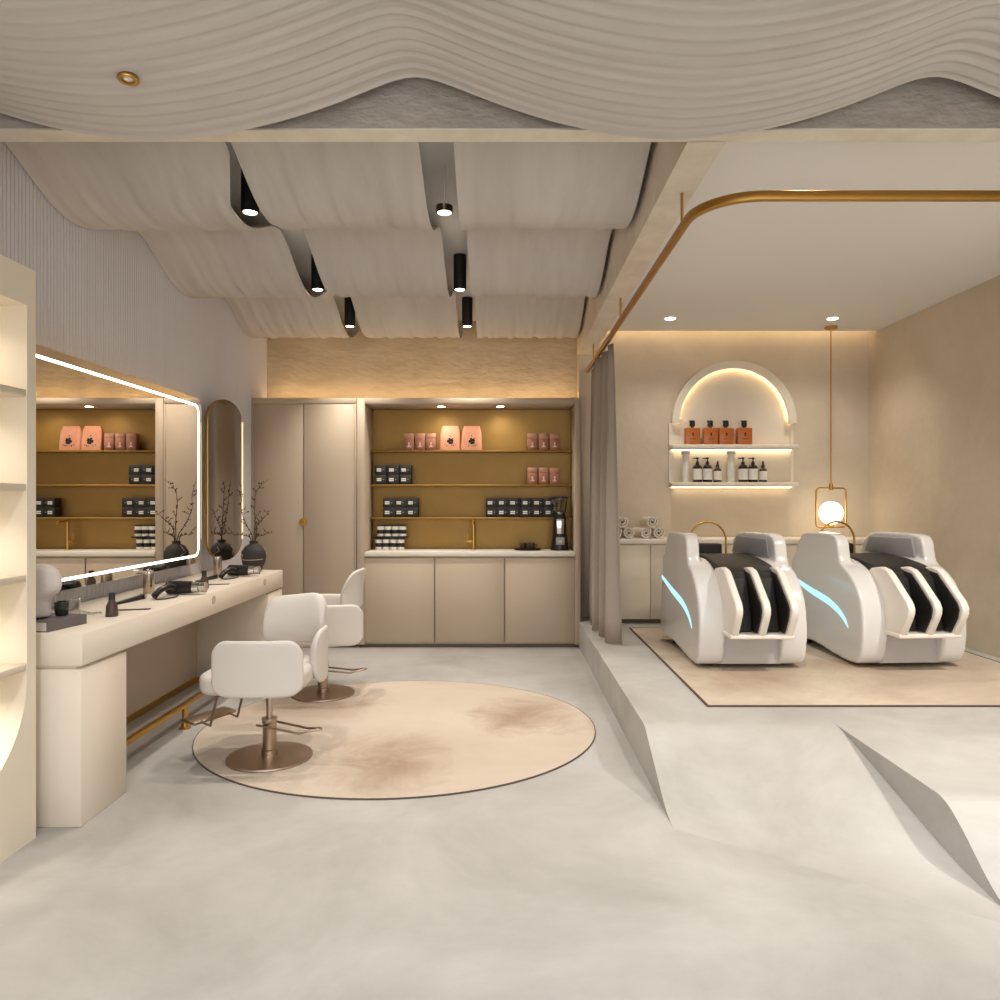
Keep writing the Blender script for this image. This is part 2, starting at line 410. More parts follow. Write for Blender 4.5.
# black cylinder spotlights in the two gaps
def make_spot():
    t = thing('spotlight', '', 'ceiling spotlight')
    MB().lathe([(0.0,0.25),(0.046,0.25),(0.046,0.0),(0.040,0.0),(0.038,0.018),(0.0,0.018)], n=32).build('lamp_body', M['black'], t, 40)
    MB().lathe([(0.0,0.010),(0.034,0.010),(0.034,0.002),(0.0,0.002)], n=24).build('lens', M['lens'], t, 40)
    return t
sp0 = None
where = {3.84: 'nearest the front beam', 5.25: 'second from the front beam', 6.36: 'nearest the back wall'}
for X, side in ((-1.325, 'left'), (-0.303, 'right')):
    for Y in (3.84, 5.25, 6.36):
        lab = f'black cylinder spotlight in the {side} ceiling gap, {where[Y]}'
        if sp0 is None: sp0 = make_spot(); sp0.location = (X, Y, 2.87); sp0['label'] = lab; sp0['group'] = 'black spotlights in the drape gaps'
        elif side == 'right' and Y < 4:
            gl = thing('spotlight', 'short round glinting spotlight in the right ceiling gap, nearest the front beam', 'ceiling spotlight', (X, Y, 2.87))
            MB().lathe([(0.0,0.035),(0.044,0.035),(0.044,0.0),(0.036,0.0),(0.034,0.012),(0.0,0.012)], n=32).build('lamp_body', M['chrome'], gl, 40)
            MB().lathe([(0.0,0.010),(0.034,0.010),(0.034,0.002),(0.0,0.002)], n=24).build('lens', M['lens'], gl, 40)
            MB().cyl((0,0,0.035),(0,0,0.248),0.006,n=10).build('stem', M['ceil'], gl, 40)
        else: dup(sp0, (X, Y, 2.87), label=lab)
        spot((X, Y, 2.86), (X, Y, 0), 68 if Y < 6 else 56, 100, 0.8)
# recessed downlights over the wash area
rd0 = thing('recessed_downlight', 'small round recessed downlight in the white ceiling, above the arched shelves', 'ceiling light', (1.47, 6.38, 2.95), 0, 'recessed downlights over the wash area')
MB().lathe([(0.042,0.004),(0.054,0.002),(0.054,-0.004),(0.042,-0.004)]).build('rim', M['ceil'], rd0, 40)
MB().lathe([(0.0,-0.001),(0.042,-0.001),(0.042,-0.009),(0.0,-0.011)]).build('lens', M['lens'], rd0, 40)
dup(rd0, (2.89, 6.38, 2.95), label='small round recessed downlight in the white ceiling, beside the pendant rose')
spot((1.47, 6.38, 2.925), (1.47, 6.38, 0), 34, 120, 1.0)
spot((2.89, 6.38, 2.925), (2.89, 6.38, 0), 34, 120, 1.0)

# ------------------------------------------------------------------ tall cabinet, kitchenette
YC = 6.71
tc = thing('tall_cabinet', 'tall beige two-door cupboard with a round brass pull, left of the kitchenette', 'cabinet', (-1.83, 6.93, 0))
ox, oy = -1.83, 6.93
MB().box(-2.30-ox, -1.342-ox, YC+0.02-oy, YB-oy, 0.03, 2.298).box(-2.30-ox, -1.342-ox, YC-oy, YC+0.02-oy, 2.245, 2.298).box(-2.30-ox, -2.285-ox, YC-oy, YC+0.02-oy, 0.03, 2.245).box(-1.357-ox, -1.342-ox, YC-oy, YC+0.02-oy, 0.03, 2.245).build('carcass', M['cab'], tc, bevel=0.002, seg=1)
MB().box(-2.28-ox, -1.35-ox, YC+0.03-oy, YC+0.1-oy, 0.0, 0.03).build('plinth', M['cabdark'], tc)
MB().box(-2.282-ox, -1.830-ox, YC-oy, YC+0.018-oy, 0.035, 2.240).build('door', M['cab'], tc, bevel=0.002, seg=1)
d2 = MB().box(-1.822-ox, -1.360-ox, YC-oy, YC+0.018-oy, 0.035, 2.240).build('door', M['cab'], tc, bevel=0.002, seg=1)
hz = 1.36-22*YC/730
MB().cyl((-1.826-ox, YC-0.002-oy, hz), (-1.826-ox, YC-0.012-oy, hz), 0.036, n=32).build('handle_plate', M['brass'], tc, 40)
k = MB().cyl((-1.838-ox, YC-0.012-oy, hz), (-1.838-ox, YC-0.035-oy, hz), 0.018, n=20).build('handle', M['brass_dark'], d2, 40)

kc = thing('kitchenette_cabinet', 'beige kitchenette unit with gold-backed shelf niche above three plain doors', 'cabinet', (-0.3, 6.93, 0))
ox = -0.3
fx0, fx1 = -1.335, 0.722           # outer
nx0, nx1 = -1.262, 0.671           # niche opening
b = MB()
b.box(fx0-ox, nx0-ox, YC-oy, YB-oy, 0.03, 2.298)
b.box(nx1-ox, fx1-ox, YC-oy, YB-oy, 0.03, 2.298)
b.box(nx0-ox, nx1-ox, YC-oy, YB-oy, 2.245, 2.298)
b.box(nx0-ox, nx1-ox, YC+0.03-oy, YB-oy, 0.03, 0.84)
b.build('carcass', M['cab'], kc, bevel=0.003, seg=1)
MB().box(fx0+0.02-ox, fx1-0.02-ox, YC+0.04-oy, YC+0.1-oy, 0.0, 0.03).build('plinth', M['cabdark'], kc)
MB().box(nx0+0.001-ox, nx1-0.001-ox, YB-0.022-oy, YB-0.012-oy, 0.885, 2.243).build('gold_back_panel', M['gold_panel'], kc)
for i, (a, c) in enumerate(((nx0, -0.624), (-0.616, 0.020), (0.028, nx1))):
    MB().box(a+0.002-ox, c-0.002-ox, YC-oy, YC+0.02-oy, 0.05, 0.825).build('door', M['cab'], kc, bevel=0.003, seg=1)
SH = (1.838, 1.510, 1.195)
for z in SH:
    s_ = MB().box(nx0+0.001-ox, nx1-0.001-ox, 6.985-oy, YB-0.023-oy, z-0.018, z).build('shelf', M['gold_panel'], kc, bevel=0.002, seg=1)
for x in (-0.57, -0.016):
    rim = MB().lathe([(0.034,0.002),(0.046,0.0),(0.046,-0.008),(0.034,-0.008)], (x-ox, 6.86-oy, 2.245)).build('downlight', M['cab'], kc, 40)
    MB().lathe([(0.0,-0.001),(0.034,-0.001),(0.034,-0.009),(0.0,-0.009)], (x-ox, 6.86-oy, 2.245)).build('lens', M['lens_niche'], rim, 40)
    spot((x, 6.86, 2.235), (x, 6.90, 0.9), 14, 170, 1.0)
ct = MB().box(nx0+0.002, nx1-0.002, YC-0.012, YB-0.024, 0.842, 0.884).build('countertop', M['counter'], bevel=0.004)
tag(ct, 'white quartz countertop under the gold shelf niche', 'countertop')
CT = 0.8845
# hidden LED on the cabinet tops
cv = thing('cove_light', 'warm LED strip lying on top of the beige cupboards, glowing on the plaster', 'led strip', (-0.8, 7.04, 2.299))
MB().box(-1.45, 1.50, -0.02, 0.02, 0.0, 0.012).build('strip_profile', M['cab'], cv)
MB().box(-1.45, 1.50, -0.015, 0.015, 0.013, 0.018).build('diffuser', M['led_cove'], cv)
cc = thing('cove_light', 'warm LED strip in the ceiling slot along the wash area back wall', 'led strip', (2.2, 6.80, 3.001))
MB().box(-1.3, 1.3, -0.02, 0.04, 0.0, 0.012).build('strip_profile', M['ceil'], cc)
MB().box(-1.3, 1.3, -0.015, 0.035, 0.013, 0.018).build('diffuser', M['led_ceil'], cc)

# tap
fa = thing('faucet', 'brass column tap on the white countertop below the gold shelves', 'faucet', (-0.273, 7.02, CT))
MB().lathe([(0.0,0.0),(0.022,0.0),(0.022,0.012),(0.015,0.016),(0.015,0.27),(0.013,0.285),(0.0,0.285)], n=20).build('column', M['brass'], fa, 40)
MB().tube(smooth_path([(0,0,0.272),(0,-0.05,0.274),(0,-0.14,0.272),(0,-0.158,0.262),(0,-0.16,0.245)]), 0.011, 10).build('spout', M['brass'], fa, 60)
MB().cyl((-0.012,0,0.075),(-0.062,0,0.075),0.013,n=16).cyl((-0.055,0,0.08),(-0.055,0,0.16),0.006,n=10).build('handle', M['brass'], fa, 40)

# --- products on the shelves
def product(name, label, cat, group, sz=1.0):
    t = thing(name, label, cat, (0,0,0), 0, group); t.scale = (1,1,sz); return t
YF = 7.0                                            # front face of goods on the shelves
def fx(px): return (px-502)*YF/730.0
# black boxes
bb = product('product_box', '', 'box', 'black boxed products')
MB().box(-0.056,0.056,0.0,0.105,0.0,0.088).build('carton', M['blackbox'], bb, bevel=0.002, seg=1)
MB().box(-0.0565,0.0565,-0.0005,0.106,0.0885,0.0915).build('lid', M['boxlid'], bb)
MB().box(-0.038,0.006,-0.002,0.0,0.046,0.060).box(-0.038,0.006,-0.002,0.0,0.030,0.042).build('label', M['label'], bb)
MB().box(0.018,0.032,-0.002,0.0,0.042,0.052).build('print', M['label_grey'], bb)
first = [True]
def place(proto, loc, label, rz=None):
    if proto.get('used'):
        return dup(proto, loc, rz, label)
    proto['used'] = 1; proto.location = loc; proto['label'] = label
    if rz is not None: proto.rotation_euler = (0,0,rz)
    return proto
col3 = ('left', 'middle', 'right')
def box_block(x0, x1, n, zshelf, where, cols):
    for r in range(2):
        for c in range(n):
            x = x0+(x1-x0)*(c+0.5)/n
            place(bb, (x, YF, zshelf+0.0005+r*0.0925), f'black carton with white label, {cols[c]} of {"top" if r else "bottom"} row, {where}')
box_block(fx(374.5), fx(411.5), 3, SH[1], 'left end of the gold middle shelf', col3)
box_block(fx(383), fx(418), 3, SH[2], 'left end of the lowest gold shelf', col3)
box_block(fx(486), fx(520), 3, SH[2], 'left block right of the tap', col3)
box_block(fx(521), fx(555.5), 3, SH[2], 'right block behind the blender', col3)
# terracotta small boxes
tb = product('product_box', '', 'box', 'small terracotta cartons')
MB().box(-0.047,0.047,0.0,0.08,0.0,0.112).build('carton', M['brownbox'], tb, bevel=0.002, seg=1)
MB().box(-0.047,0.047,0.0,0.08,0.1125,0.160).build('lid', M['brownbox_top'], tb, bevel=0.002, seg=1)
e = MB()
e.box(-0.020,0.020,-0.002,0.0,0.028,0.036).prism([(-0.011,0.038),(0.011,0.038),(0.004,0.055),(-0.004,0.055)], -0.002, 0.0, 'y')
e.cyl((0,0,0.066),(0,-0.002,0.066),0.009,n=12)
e.build('emblem', M['pinkprint'], tb)
for i, px in enumerate((409,420,431)):
    place(tb, (fx(px), YF, SH[0]+0.0005), f'small terracotta carton left of the peach bags, {col3[i]} of three on the top shelf')
for i, px in enumerate((532.4,543.6,554.6)):
    place(tb, (fx(px), YF, SH[0]+0.0005), f'small terracotta carton at the right end of the top shelf, {col3[i]} of three')
for i, px in enumerate((532.4,543.6,554.6)):
    place(tb, (fx(px), YF, SH[1]+0.0005), f'small terracotta carton on the middle gold shelf, {col3[i]} of three')
# peach bags
pb = product('paper_bag', '', 'bag', 'peach paper bags')
def bagf(u, v):
    w = 0.100-0.006*v-0.020*max(0, (v-0.55)/0.45)**2; d = 0.055*(1-0.75*v**1.5)
    a = u*2*PI; ca, sa = math.cos(a), math.sin(a)
    k = 1/max(abs(ca), abs(sa)); k = min(k, 1.30)
    return (w*max(-1, min(1, ca*k)), d*max(-1, min(1, sa*k))+0.055, 0.235*v)
m_ = MB(); us = [i/40 for i in range(40)]; vs = lin_space(0, 1, 14)
V = [[m_.bm.verts.new(bagf(u, v)) for v in vs] for u in us]
for i in range(40):
    for j in range(13):
        m_.bm.faces.new((V[i][j], V[(i+1) % 40][j], V[(i+1) % 40][j+1], V[i][j+1]))
m_.bm.faces.new([V[i][0] for i in range(40)]); m_.bm.faces.new([V[i][-1] for i in range(40)])
m_.build('bag_body', M['peach'], pb, 60)
e = MB()
def bl(x, z, rx, rz_, rot=0):
    yb = 0.055-0.055*(1-0.75*(z/0.235)**1.5)
    pts = [(x+rx*math.cos(t)*math.cos(rot)-rz_*math.sin(t)*math.sin(rot), z+rx*math.cos(t)*math.sin(rot)+rz_*math.sin(t)*math.cos(rot)) for t in [2*PI*k/14 for k in range(14)]]
    e.prism(pts, yb-0.006, yb+0.004, 'y')
bl(-0.012,0.088,0.020,0.014,0.5); bl(0.014,0.096,0.020,0.013,-0.4); bl(0.008,0.070,0.022,0.012,0.2); bl(-0.006,0.112,0.010,0.008,0.3); bl(0.0,0.138,0.006,0.005); bl(0.024,0.112,0.007,0.005)
bl(-0.052,0.052,0.004,0.004); bl(-0.030,0.040,0.003,0.008); bl(0.034,0.045,0.005,0.005); bl(0.052,0.050,0.003,0.004); bl(0.014,0.040,0.003,0.004)
e.build('print', M['print'], pb)
place(pb, (fx(450), YF, SH[0]+0.0005), 'tall peach paper bag with black print, left of the pair on the top shelf')
place(pb, (fx(471.6), YF, SH[0]+0.0005), 'tall peach paper bag with black print, right of the pair on the top shelf')
# jars
jr = product('cream_jar', '', 'jar', 'cream jars on the countertop', 1.27)
MB().lathe([(0.0,0.0),(0.030,0.0),(0.034,0.004),(0.034,0.048),(0.0,0.048)], n=20).build('jar_body', M['label'], jr, 40)
MB().lathe([(0.0345,0.020),(0.0350,0.020),(0.0350,0.049),(0.0345,0.049)], n=20).build('band', M['blackbox'], jr, 40)
MB().lathe([(0.0,0.050),(0.035,0.050),(0.035,0.076),(0.0,0.076)], n=20).build('lid', M['label'], jr, 40)
MB().lathe([(0.0,0.0765),(0.0355,0.0765),(0.0355,0.086),(0.0,0.086)], n=20).build('lid_cap', M['blackbox'], jr, 40)
tray = MB().box(-0.165,0.165,-0.04,0.05,0.0,0.012).build('jar_tray', M['black'], bevel=0.002, seg=1)
tray.location = (fx(390.5), 7.02, CT+0.1115)
tag(tray, 'thin black divider tray between the two rows of stacked cream jars', 'tray')
cols4 = ('leftmost', 'second from the left', 'third from the left', 'rightmost')
for r in range(2):
    for c in range(4):
        x = fx(378.5+7.4*c+(1.8 if r else 0))
        place(jr, (x, 7.02, CT+0.0005+r*0.1265), f'black-lidded white cream jar on the countertop, {cols4[c]} in the {"upper" if r else "lower"} row')
# tray with two cups
ty = MB().lathe([(0.0,0.0),(0.12,0.0),(0.135,0.010),(0.130,0.012),(0.118,0.005),(0.0,0.005)], n=36).build('serving_tray', M['black'], smooth=40)
ty.location = (fx(527.5), 6.96, CT+0.001); tag(ty, 'round black tray carrying two dark cups beside the blender', 'tray')
cu = product('cup', '', 'cup', 'dark cups on the tray')
MB().lathe([(0.0,0.0),(0.022,0.0),(0.028,0.01),(0.031,0.06),(0.028,0.06),(0.025,0.012),(0.0,0.008)], n=20).build('cup_body', M['brownbottle'], cu, 40)
MB().tube([(0.029,0,0.048),(0.045,0,0.046),(0.048,0,0.032),(0.042,0,0.02),(0.028,0,0.016)], 0.004, 6).build('handle', M['brownbottle'], cu, 60)
place(cu, (fx(523), 6.96, CT+0.0065), 'dark brown cup, left one on the black tray')
place(cu, (fx(531.5), 6.96, CT+0.0065), 'dark brown cup, right one on the black tray beside the blender')
# blender
bl_ = thing('blender', 'black jug blender with a clear jar at the right end of the countertop', 'blender', (fx(559), 6.92, CT))
MB().lathe([(0.0,0.0),(0.084,0.0),(0.087,0.012),(0.080,0.05),(0.064,0.20),(0.056,0.315),(0.050,0.335),(0.0,0.335)], n=32).build('base', M['black_plastic'], bl_, 40)
MB().prism([(-0.030,0.155),(0.030,0.155),(0.038,0.30),(-0.038,0.30)], -0.074, -0.05, 'y').build('glass_window', M['chrome'], bl_, bevel=0.004)
MB().box(-0.040,0.040,-0.084,-0.060,0.055,0.125).build('control_panel', M['grey_panel'], bl_, bevel=0.004)
MB().box(-0.016,0.016,-0.087,-0.083,0.080,0.092).build('display', M['label'], bl_)
MB().lathe([(0.034,0.336),(0.050,0.345),(0.064,0.40),(0.080,0.488),(0.076,0.488),(0.060,0.402),(0.046,0.348),(0.034,0.342)], n=32).build('jug', M['glass'], bl_, 60)
MB().lathe([(0.0,0.3355),(0.03,0.337),(0.026,0.36),(0.0,0.375)], n=20).build('blade_housing', M['chrome'], bl_, 60)
MB().lathe([(0.0,0.489),(0.088,0.489),(0.088,0.503),(0.06,0.508),(0.0,0.508)], n=32).build('lid', M['black_plastic'], bl_, 40)

# ------------------------------------------------------------------ vanity counter on the left
VX0, VX1, VY0, VY1, VT = -2.298, -1.742, 3.03, 5.80, 0.805
va = thing('vanity_counter', 'long cream styling counter under the mirrors along the fluted wall', 'counter', (-2.02, 4.4, 0))
ox, oy = -2.02, 4.4
MB().box(VX0-ox, VX1-ox, VY0-oy, VY1-oy, VT-0.135, VT).build('worktop', M['van'], va, bevel=0.003, seg=1)
def pedestal(y0, y1):
    MB().box(VX0-ox, VX1-0.006-ox, y0-oy, y1-oy, 0.0, VT-0.15).box(VX0-ox, VX1-0.04-ox, y0+0.02-oy, y1-0.02-oy, VT-0.15, VT-0.135).build('pedestal', M['van'], va, bevel=0.003, seg=1)
pedestal(VY0, 3.40); pedestal(5.46, VY1)
MB().box(VX0-ox, VX0+0.014-ox, 3.40-oy, 5.46-oy, 0.04, VT-0.136).build('back_panel', M['cab'], va)
MB().box(VX0-ox, VX0+0.02-ox, 3.402-oy, 5.458-oy, 0.0, 0.04).box(VX0+0.02-ox, VX1-0.02-ox, 5.446-oy, 5.459-oy, 0.0, 0.04).build('skirting', M['brass'], va)
for y_ in (4.41, 5.36):
    g = MB().cyl((VX1-0.001-ox, y_-oy, 0.757), (VX1+0.002-ox, y_-oy, 0.757), 0.026, n=28).build('finger_pull', M['cab'], va, 40)
# brass foot rail
fr = thing('foot_rail', 'brass foot rail on short posts along the floor under the counter', 'foot rail', (-1.89, 4.4, 0))
MB().box(-0.016,0.016,-0.985,1.04,0.128,0.156).build('rail', M['brass'], fr, bevel=0.006)
for y_ in (-0.05, 0.80, -0.9):
    p = MB().cyl((0,y_,0.01),(0,y_,0.13),0.016,n=16).build('post', M['brass'], fr, 40)
    MB().lathe([(0.0,0.0),(0.034,0.0),(0.034,0.008),(0.024,0.012),(0.022,0.03),(0.0,0.03)], (0,y_,0), n=24).build('flange', M['brass'], p, 40)

# mirror 1
MX = -2.225
mi = thing('wall_mirror', 'large rounded mirror with a white LED border on the fluted wall', 'mirror', (MX, 4.35, 1.5))
y0, y1, z0, z1 = 3.15-4.35, 5.405-4.35, 0.90-1.5, 2.105-1.5
MB().prism(rounded_rect(y0, y1, z0, z1, 0.085), -0.030, -0.006, 'x').build('frame', M['brass'], mi, 40)
MB().prism(rounded_rect(y0+0.001, y1-0.001, z0+0.001, z1-0.001, 0.084), -0.006, 0.0, 'x').build('mirror_glass', M['mirror'], mi)
def ring(mb, outer, inner, lo, hi, axis='x'):
    def P(a, b, t): return {'x': (t, a, b), 'y': (a, t, b), 'z': (a, b, t)}[axis]
    n = len(outer); vo0 = [mb.bm.verts.new(P(*p, lo)) for p in outer]; vo1 = [mb.bm.verts.new(P(*p, hi)) for p in outer]
    vi0 = [mb.bm.verts.new(P(*p, lo)) for p in inner]; vi1 = [mb.bm.verts.new(P(*p, hi)) for p in inner]
    for k in range(n):
        j = (k+1) % n
        for q in ((vo0[k], vo0[j], vo1[j], vo1[k]), (vi0[k], vi1[k], vi1[j], vi0[j]), (vo1[k], vo1[j], vi1[j], vi1[k]), (vo0[k], vi0[k], vi0[j], vo0[j])): mb.bm.faces.new(q)
    return mb
ring(MB(), rounded_rect(y0+0.048, y1-0.048, z0+0.048, z1-0.048, 0.062), rounded_rect(y0+0.063, y1-0.063, z0+0.063, z1-0.063, 0.047), 0.0005, 0.002).build('led_border', M['led_mirror'], mi)
MB().prism(rounded_rect(y0+0.06, y1-0.06, z0+0.06, z1-0.06, 0.06), -0.075, -0.030, 'x').build('mounting_box', M['cabdark'], mi)
MB().box(-0.060,-0.040,y0+0.08,y1-0.08,z1-0.058,z1-0.046).box(-0.060,-0.040,y1-0.058,y1-0.046,z0+0.1,z1-0.1).build('led_halo', M['led_halo'], mi)

# mirror 2: pill shaped wing mirror turned towards the room on a bracket
w2 = thing('wing_mirror', 'narrow pill-shaped mirror with brass rim turned out from the wall by the vase', 'mirror', (-2.145, 5.66, 1.515), R(-31))
hw, hh = 0.162, 0.625
pill = rounded_rect(-hw, hw, -hh, hh, hw-0.001, 14)
MB().prism(pill, -0.022, -0.004, 'x').build('rim', M['brass'], w2, 40)
inner = [(a*0.965, b*0.991) for a, b in pill]
MB().prism(inner, -0.006, 0.0, 'x').build('mirror_glass', M['mirror'], w2)
half = [(a, b) for a, b in pill]
MB().box(-0.006,0.004,hw-0.006,hw+0.004,-hh+hw,hh-hw).build('light_edge', M['wing_led'], w2)
MB().cyl((-0.022,0.02,0.0),(-0.11,0.0,0.0),0.018,n=16).build('bracket', M['brass'], w2, 40)

# ------------------------------------------------------------------ things on the vanity
T = VT+0.0005
bk = thing('book', 'thick grey-covered book lying at the near end of the counter, under the bust', 'book', (-2.012, 3.19, T), R(-10))
MB().box(-0.13,0.125,-0.108,0.108,0.003,0.040).build('pages', M['paper'], bk)
MB().box(-0.132,0.130,-0.112,0.112,0.0,0.003).box(-0.132,0.130,-0.112,0.112,0.040,0.0435).box(0.125,0.130,-0.112,0.112,0.003,0.040).build('cover', M['bookgrey'], bk)
# bust: abstract mannequin head, face turned to the right
hd = MB()
rings = [(-0.010,0.000,0.052,0.058),(-0.010,0.020,0.050,0.055),(-0.012,0.055,0.047,0.050),(-0.012,0.085,0.048,0.052),(0.0,0.105,0.066,0.060),(0.012,0.125,0.078,0.066),(0.012,0.15,0.084,0.071),(0.006,0.18,0.088,0.075),(0.0,0.205,0.086,0.073),(-0.006,0.228,0.074,0.063),(-0.008,0.243,0.052,0.044),(-0.008,0.250,0.022,0.02)]
RV = []
for cx, z, rx, ry in rings:
    ring_ = []
    for k_ in range(28):
        t = 2*PI*k_/28; c_, s_ = math.cos(t), math.sin(t)
        x = cx+rx*c_; yy = ry*s_
        if c_ > 0.93 and 0.13 < z < 0.17: x += 0.014
        if c_ > 0.8 and 0.17 < z < 0.20: x -= 0.006
        ring_.append(hd.bm.verts.new((x, yy, z)))
    RV.append(ring_)
for a, b_ in zip(RV, RV[1:]):
    for k_ in range(28):
        j = (k_+1) % 28; hd.bm.faces.new((a[k_], a[j], b_[j], b_[k_]))
hd.bm.faces.new(list(reversed(RV[0]))); hd.bm.faces.new(RV[-1])
o = hd.build('mannequin_head', M['headgrey'], smooth=True, sub=1); o.location = (-2.0, 3.165, T+0.0445); o.rotation_euler = (0,0,R(-12)); o.scale = (0.93,0.93,0.93)
tag(o, 'grey mannequin head display bust standing on the slate book', 'mannequin head')
c1 = MB().lathe([(0.0,0.0),(0.026,0.0),(0.032,0.008),(0.034,0.062),(0.031,0.062),(0.029,0.010),(0.0,0.006)], n=24).build('cup', M['greenglass'], smooth=40)
c1.location = (-1.945, 3.225, T+0.0445); c1.scale = (0.85,0.85,1); tag(c1, 'small dark green cup on the grey book beside the bust', 'cup')
c2 = MB().lathe([(0.0,0.0),(0.040,0.0),(0.041,0.004),(0.041,0.085),(0.038,0.085),(0.038,0.007),(0.0,0.006)], n=28).build('glass_tumbler', M['glass'], smooth=40)
c2.location = (-2.015, 3.42, T); c2.scale = (0.85,0.85,1.05); tag(c2, 'clear glass tumbler on the counter behind the book', 'glass')

def make_spray():
    t = thing('spray_bottle', '', 'bottle', (0,0,0), 0, 'brown bottles on the vanity counter')
    MB().lathe([(0.0,0.0),(0.026,0.0),(0.028,0.004),(0.025,0.050),(0.017,0.070),(0.014,0.078),(0.0,0.078)], n=24).build('bottle_body', M['brownbottle'], t, 40)
    MB().lathe([(0.0,0.0785),(0.0145,0.0785),(0.0145,0.108),(0.012,0.112),(0.0,0.112)], n=20).build('cap', M['blackbox'], t, 40)
    return t
s0 = make_spray()
place(s0, (-1.86, 3.48, T), 'brown bottle with black cap on the counter nearest the bust')
place(s0, (-1.87, 4.585, T), 'brown bottle with black cap on the counter by the further hair dryer')
def make_can():
    t = thing('metal_canister', '', 'canister', (0,0,0), 0, 'steel canisters on the vanity counter')
    MB().lathe([(0.0,0.0),(0.030,0.0),(0.031,0.002),(0.031,0.118),(0.0,0.118)], n=32).build('canister_body', M['steel'], t, 40)
    MB().lathe([(0.0,0.1185),(0.029,0.1185),(0.029,0.132),(0.012,0.138),(0.0,0.138)], n=32).build('cap', M['chrome'], t, 40)
    return t
c0 = make_can()
place(c0, (-2.10, 4.34, T), 'brushed steel canister under the LED mirror, nearer of two')
place(c0, (-2.125, 5.455, T), 'brushed steel canister below the narrow wing mirror, further of two')
def make_dryer():
    t = thing('hair_dryer', '', 'hair dryer', (0,0,0), 0, 'hair dryers on the vanity counter')
    MB().tube(smooth_path([(0.0,-0.02,0.045),(0.0,-0.08,0.058),(0.0,-0.15,0.045),(0.0,-0.20,0.020)]), 0.018, 12, radii=None).build('handle', M['black_plastic'], t, 60)
    MB().cyl((-0.055,0.02,0.042),(0.075,0.045,0.042),0.040,0.036,n=28).sphere((-0.058,0.02,0.042),0.040,20,(0.5,1,1)).build('barrel', M['black_plastic'], t, 50)
    MB().cyl((0.077,0.046,0.042),(0.112,0.054,0.042),0.034,0.030,n=28).cyl((0.114,0.054,0.042),(0.150,0.062,0.042),0.026,0.031,n=28).build('nozzle', M['chrome'], t, 40)
    MB().cyl((-0.03,0.06,0.022),(-0.03,0.085,0.022),0.022,n=20).build('diffuser_cap', M['black_plastic'], t, 40)
    MB().box(0.0,0.014,-0.15,-0.11,0.058,0.068).build('switch', M['grey_panel'], t, bevel=0.003)
    MB().tube(smooth_path([(0,-0.198,0.020),(0.03,-0.225,0.006),(0.06,-0.19,0.005),(0.065,-0.12,0.005),(0.05,-0.06,0.005)]), 0.004, 6).build('cable', M['black_plastic'], t, 60)
    return t
h0 = make_dryer()
place(h0, (-1.90, 4.26, T), 'black and chrome hair dryer lying before the nearer steel canister', R(-10))
place(h0, (-1.93, 5.30, T), 'black and chrome hair dryer lying beside the black vase', R(-10))
def make_iron():
    t = thing('hair_straightener', '', 'hair straightener', (0,0,0), 0, 'hair straighteners on the vanity counter')
    MB().box(-0.014,0.014,-0.13,0.13,0.0,0.012).build('arm', M['black_plastic'], t, bevel=0.004)
    MB().box(-0.014,0.014,-0.13,0.13,0.016,0.028,rot=Matrix.Rotation(R(4),3,'X'),at=(0,0.13,0.02)).build('arm', M['black_plastic'], t, bevel=0.004)
    MB().cyl((-0.016,0.125,0.016),(0.016,0.125,0.016),0.012,n=16).build('hinge', M['chrome'], t, 40)
    return t
i0 = make_iron()
place(i0, (-2.03, 3.97, T), 'black hair straightener lying by the nearer brown bottle', R(-8))
place(i0, (-2.04, 5.04, T), 'black hair straightener lying behind the further brown bottle', R(-8))
def make_comb():
    t = MB(); t.box(-0.016,-0.008,-0.08,0.08,0.0,0.004)
    for k_ in range(24): t.box(-0.008,0.014,-0.078+k_*0.0066,-0.075+k_*0.0066,0.0,0.004)
    o = t.build('comb', M['brownbottle']); tag(o, None, 'comb', 'combs on the vanity counter'); return o
k0 = make_comb()
place(k0, (-1.86, 3.68, T), 'dark comb lying before the nearer straightener', R(-75))
place(k0, (-1.87, 4.78, T), 'dark comb lying before the further straightener', R(-75))
def make_scissors():
    t = thing('scissors', '', 'scissors', (0,0,0), 0, 'scissors on the vanity counter')
    for sgn in (1, -1):
        MB().prism([(0.0,0.0),(0.006*sgn,-0.004),(0.016*sgn,0.085),(0.012*sgn,0.088)], 0.002 if sgn > 0 else 0.0045, 0.004 if sgn > 0 else 0.0065, 'z').build('blade', M['chrome'], t)
        MB().tube([(-0.018*sgn+0.013*math.cos(2*PI*k_/16), -0.055+0.018*math.sin(2*PI*k_/16), 0.004) for k_ in range(16)], 0.003, 6, True).tube([(0,0,0.004),(-0.010*sgn,-0.038,0.004)], 0.003, 6).build('finger_loop', M['chrome'], t, 60)
    return t
z0_ = make_scissors()
place(z0_, (-2.03, 3.58, T), 'steel scissors lying open behind the nearer brown bottle', R(60))
place(z0_, (-2.03, 4.72, T), 'steel scissors lying open behind the further brown bottle', R(60))

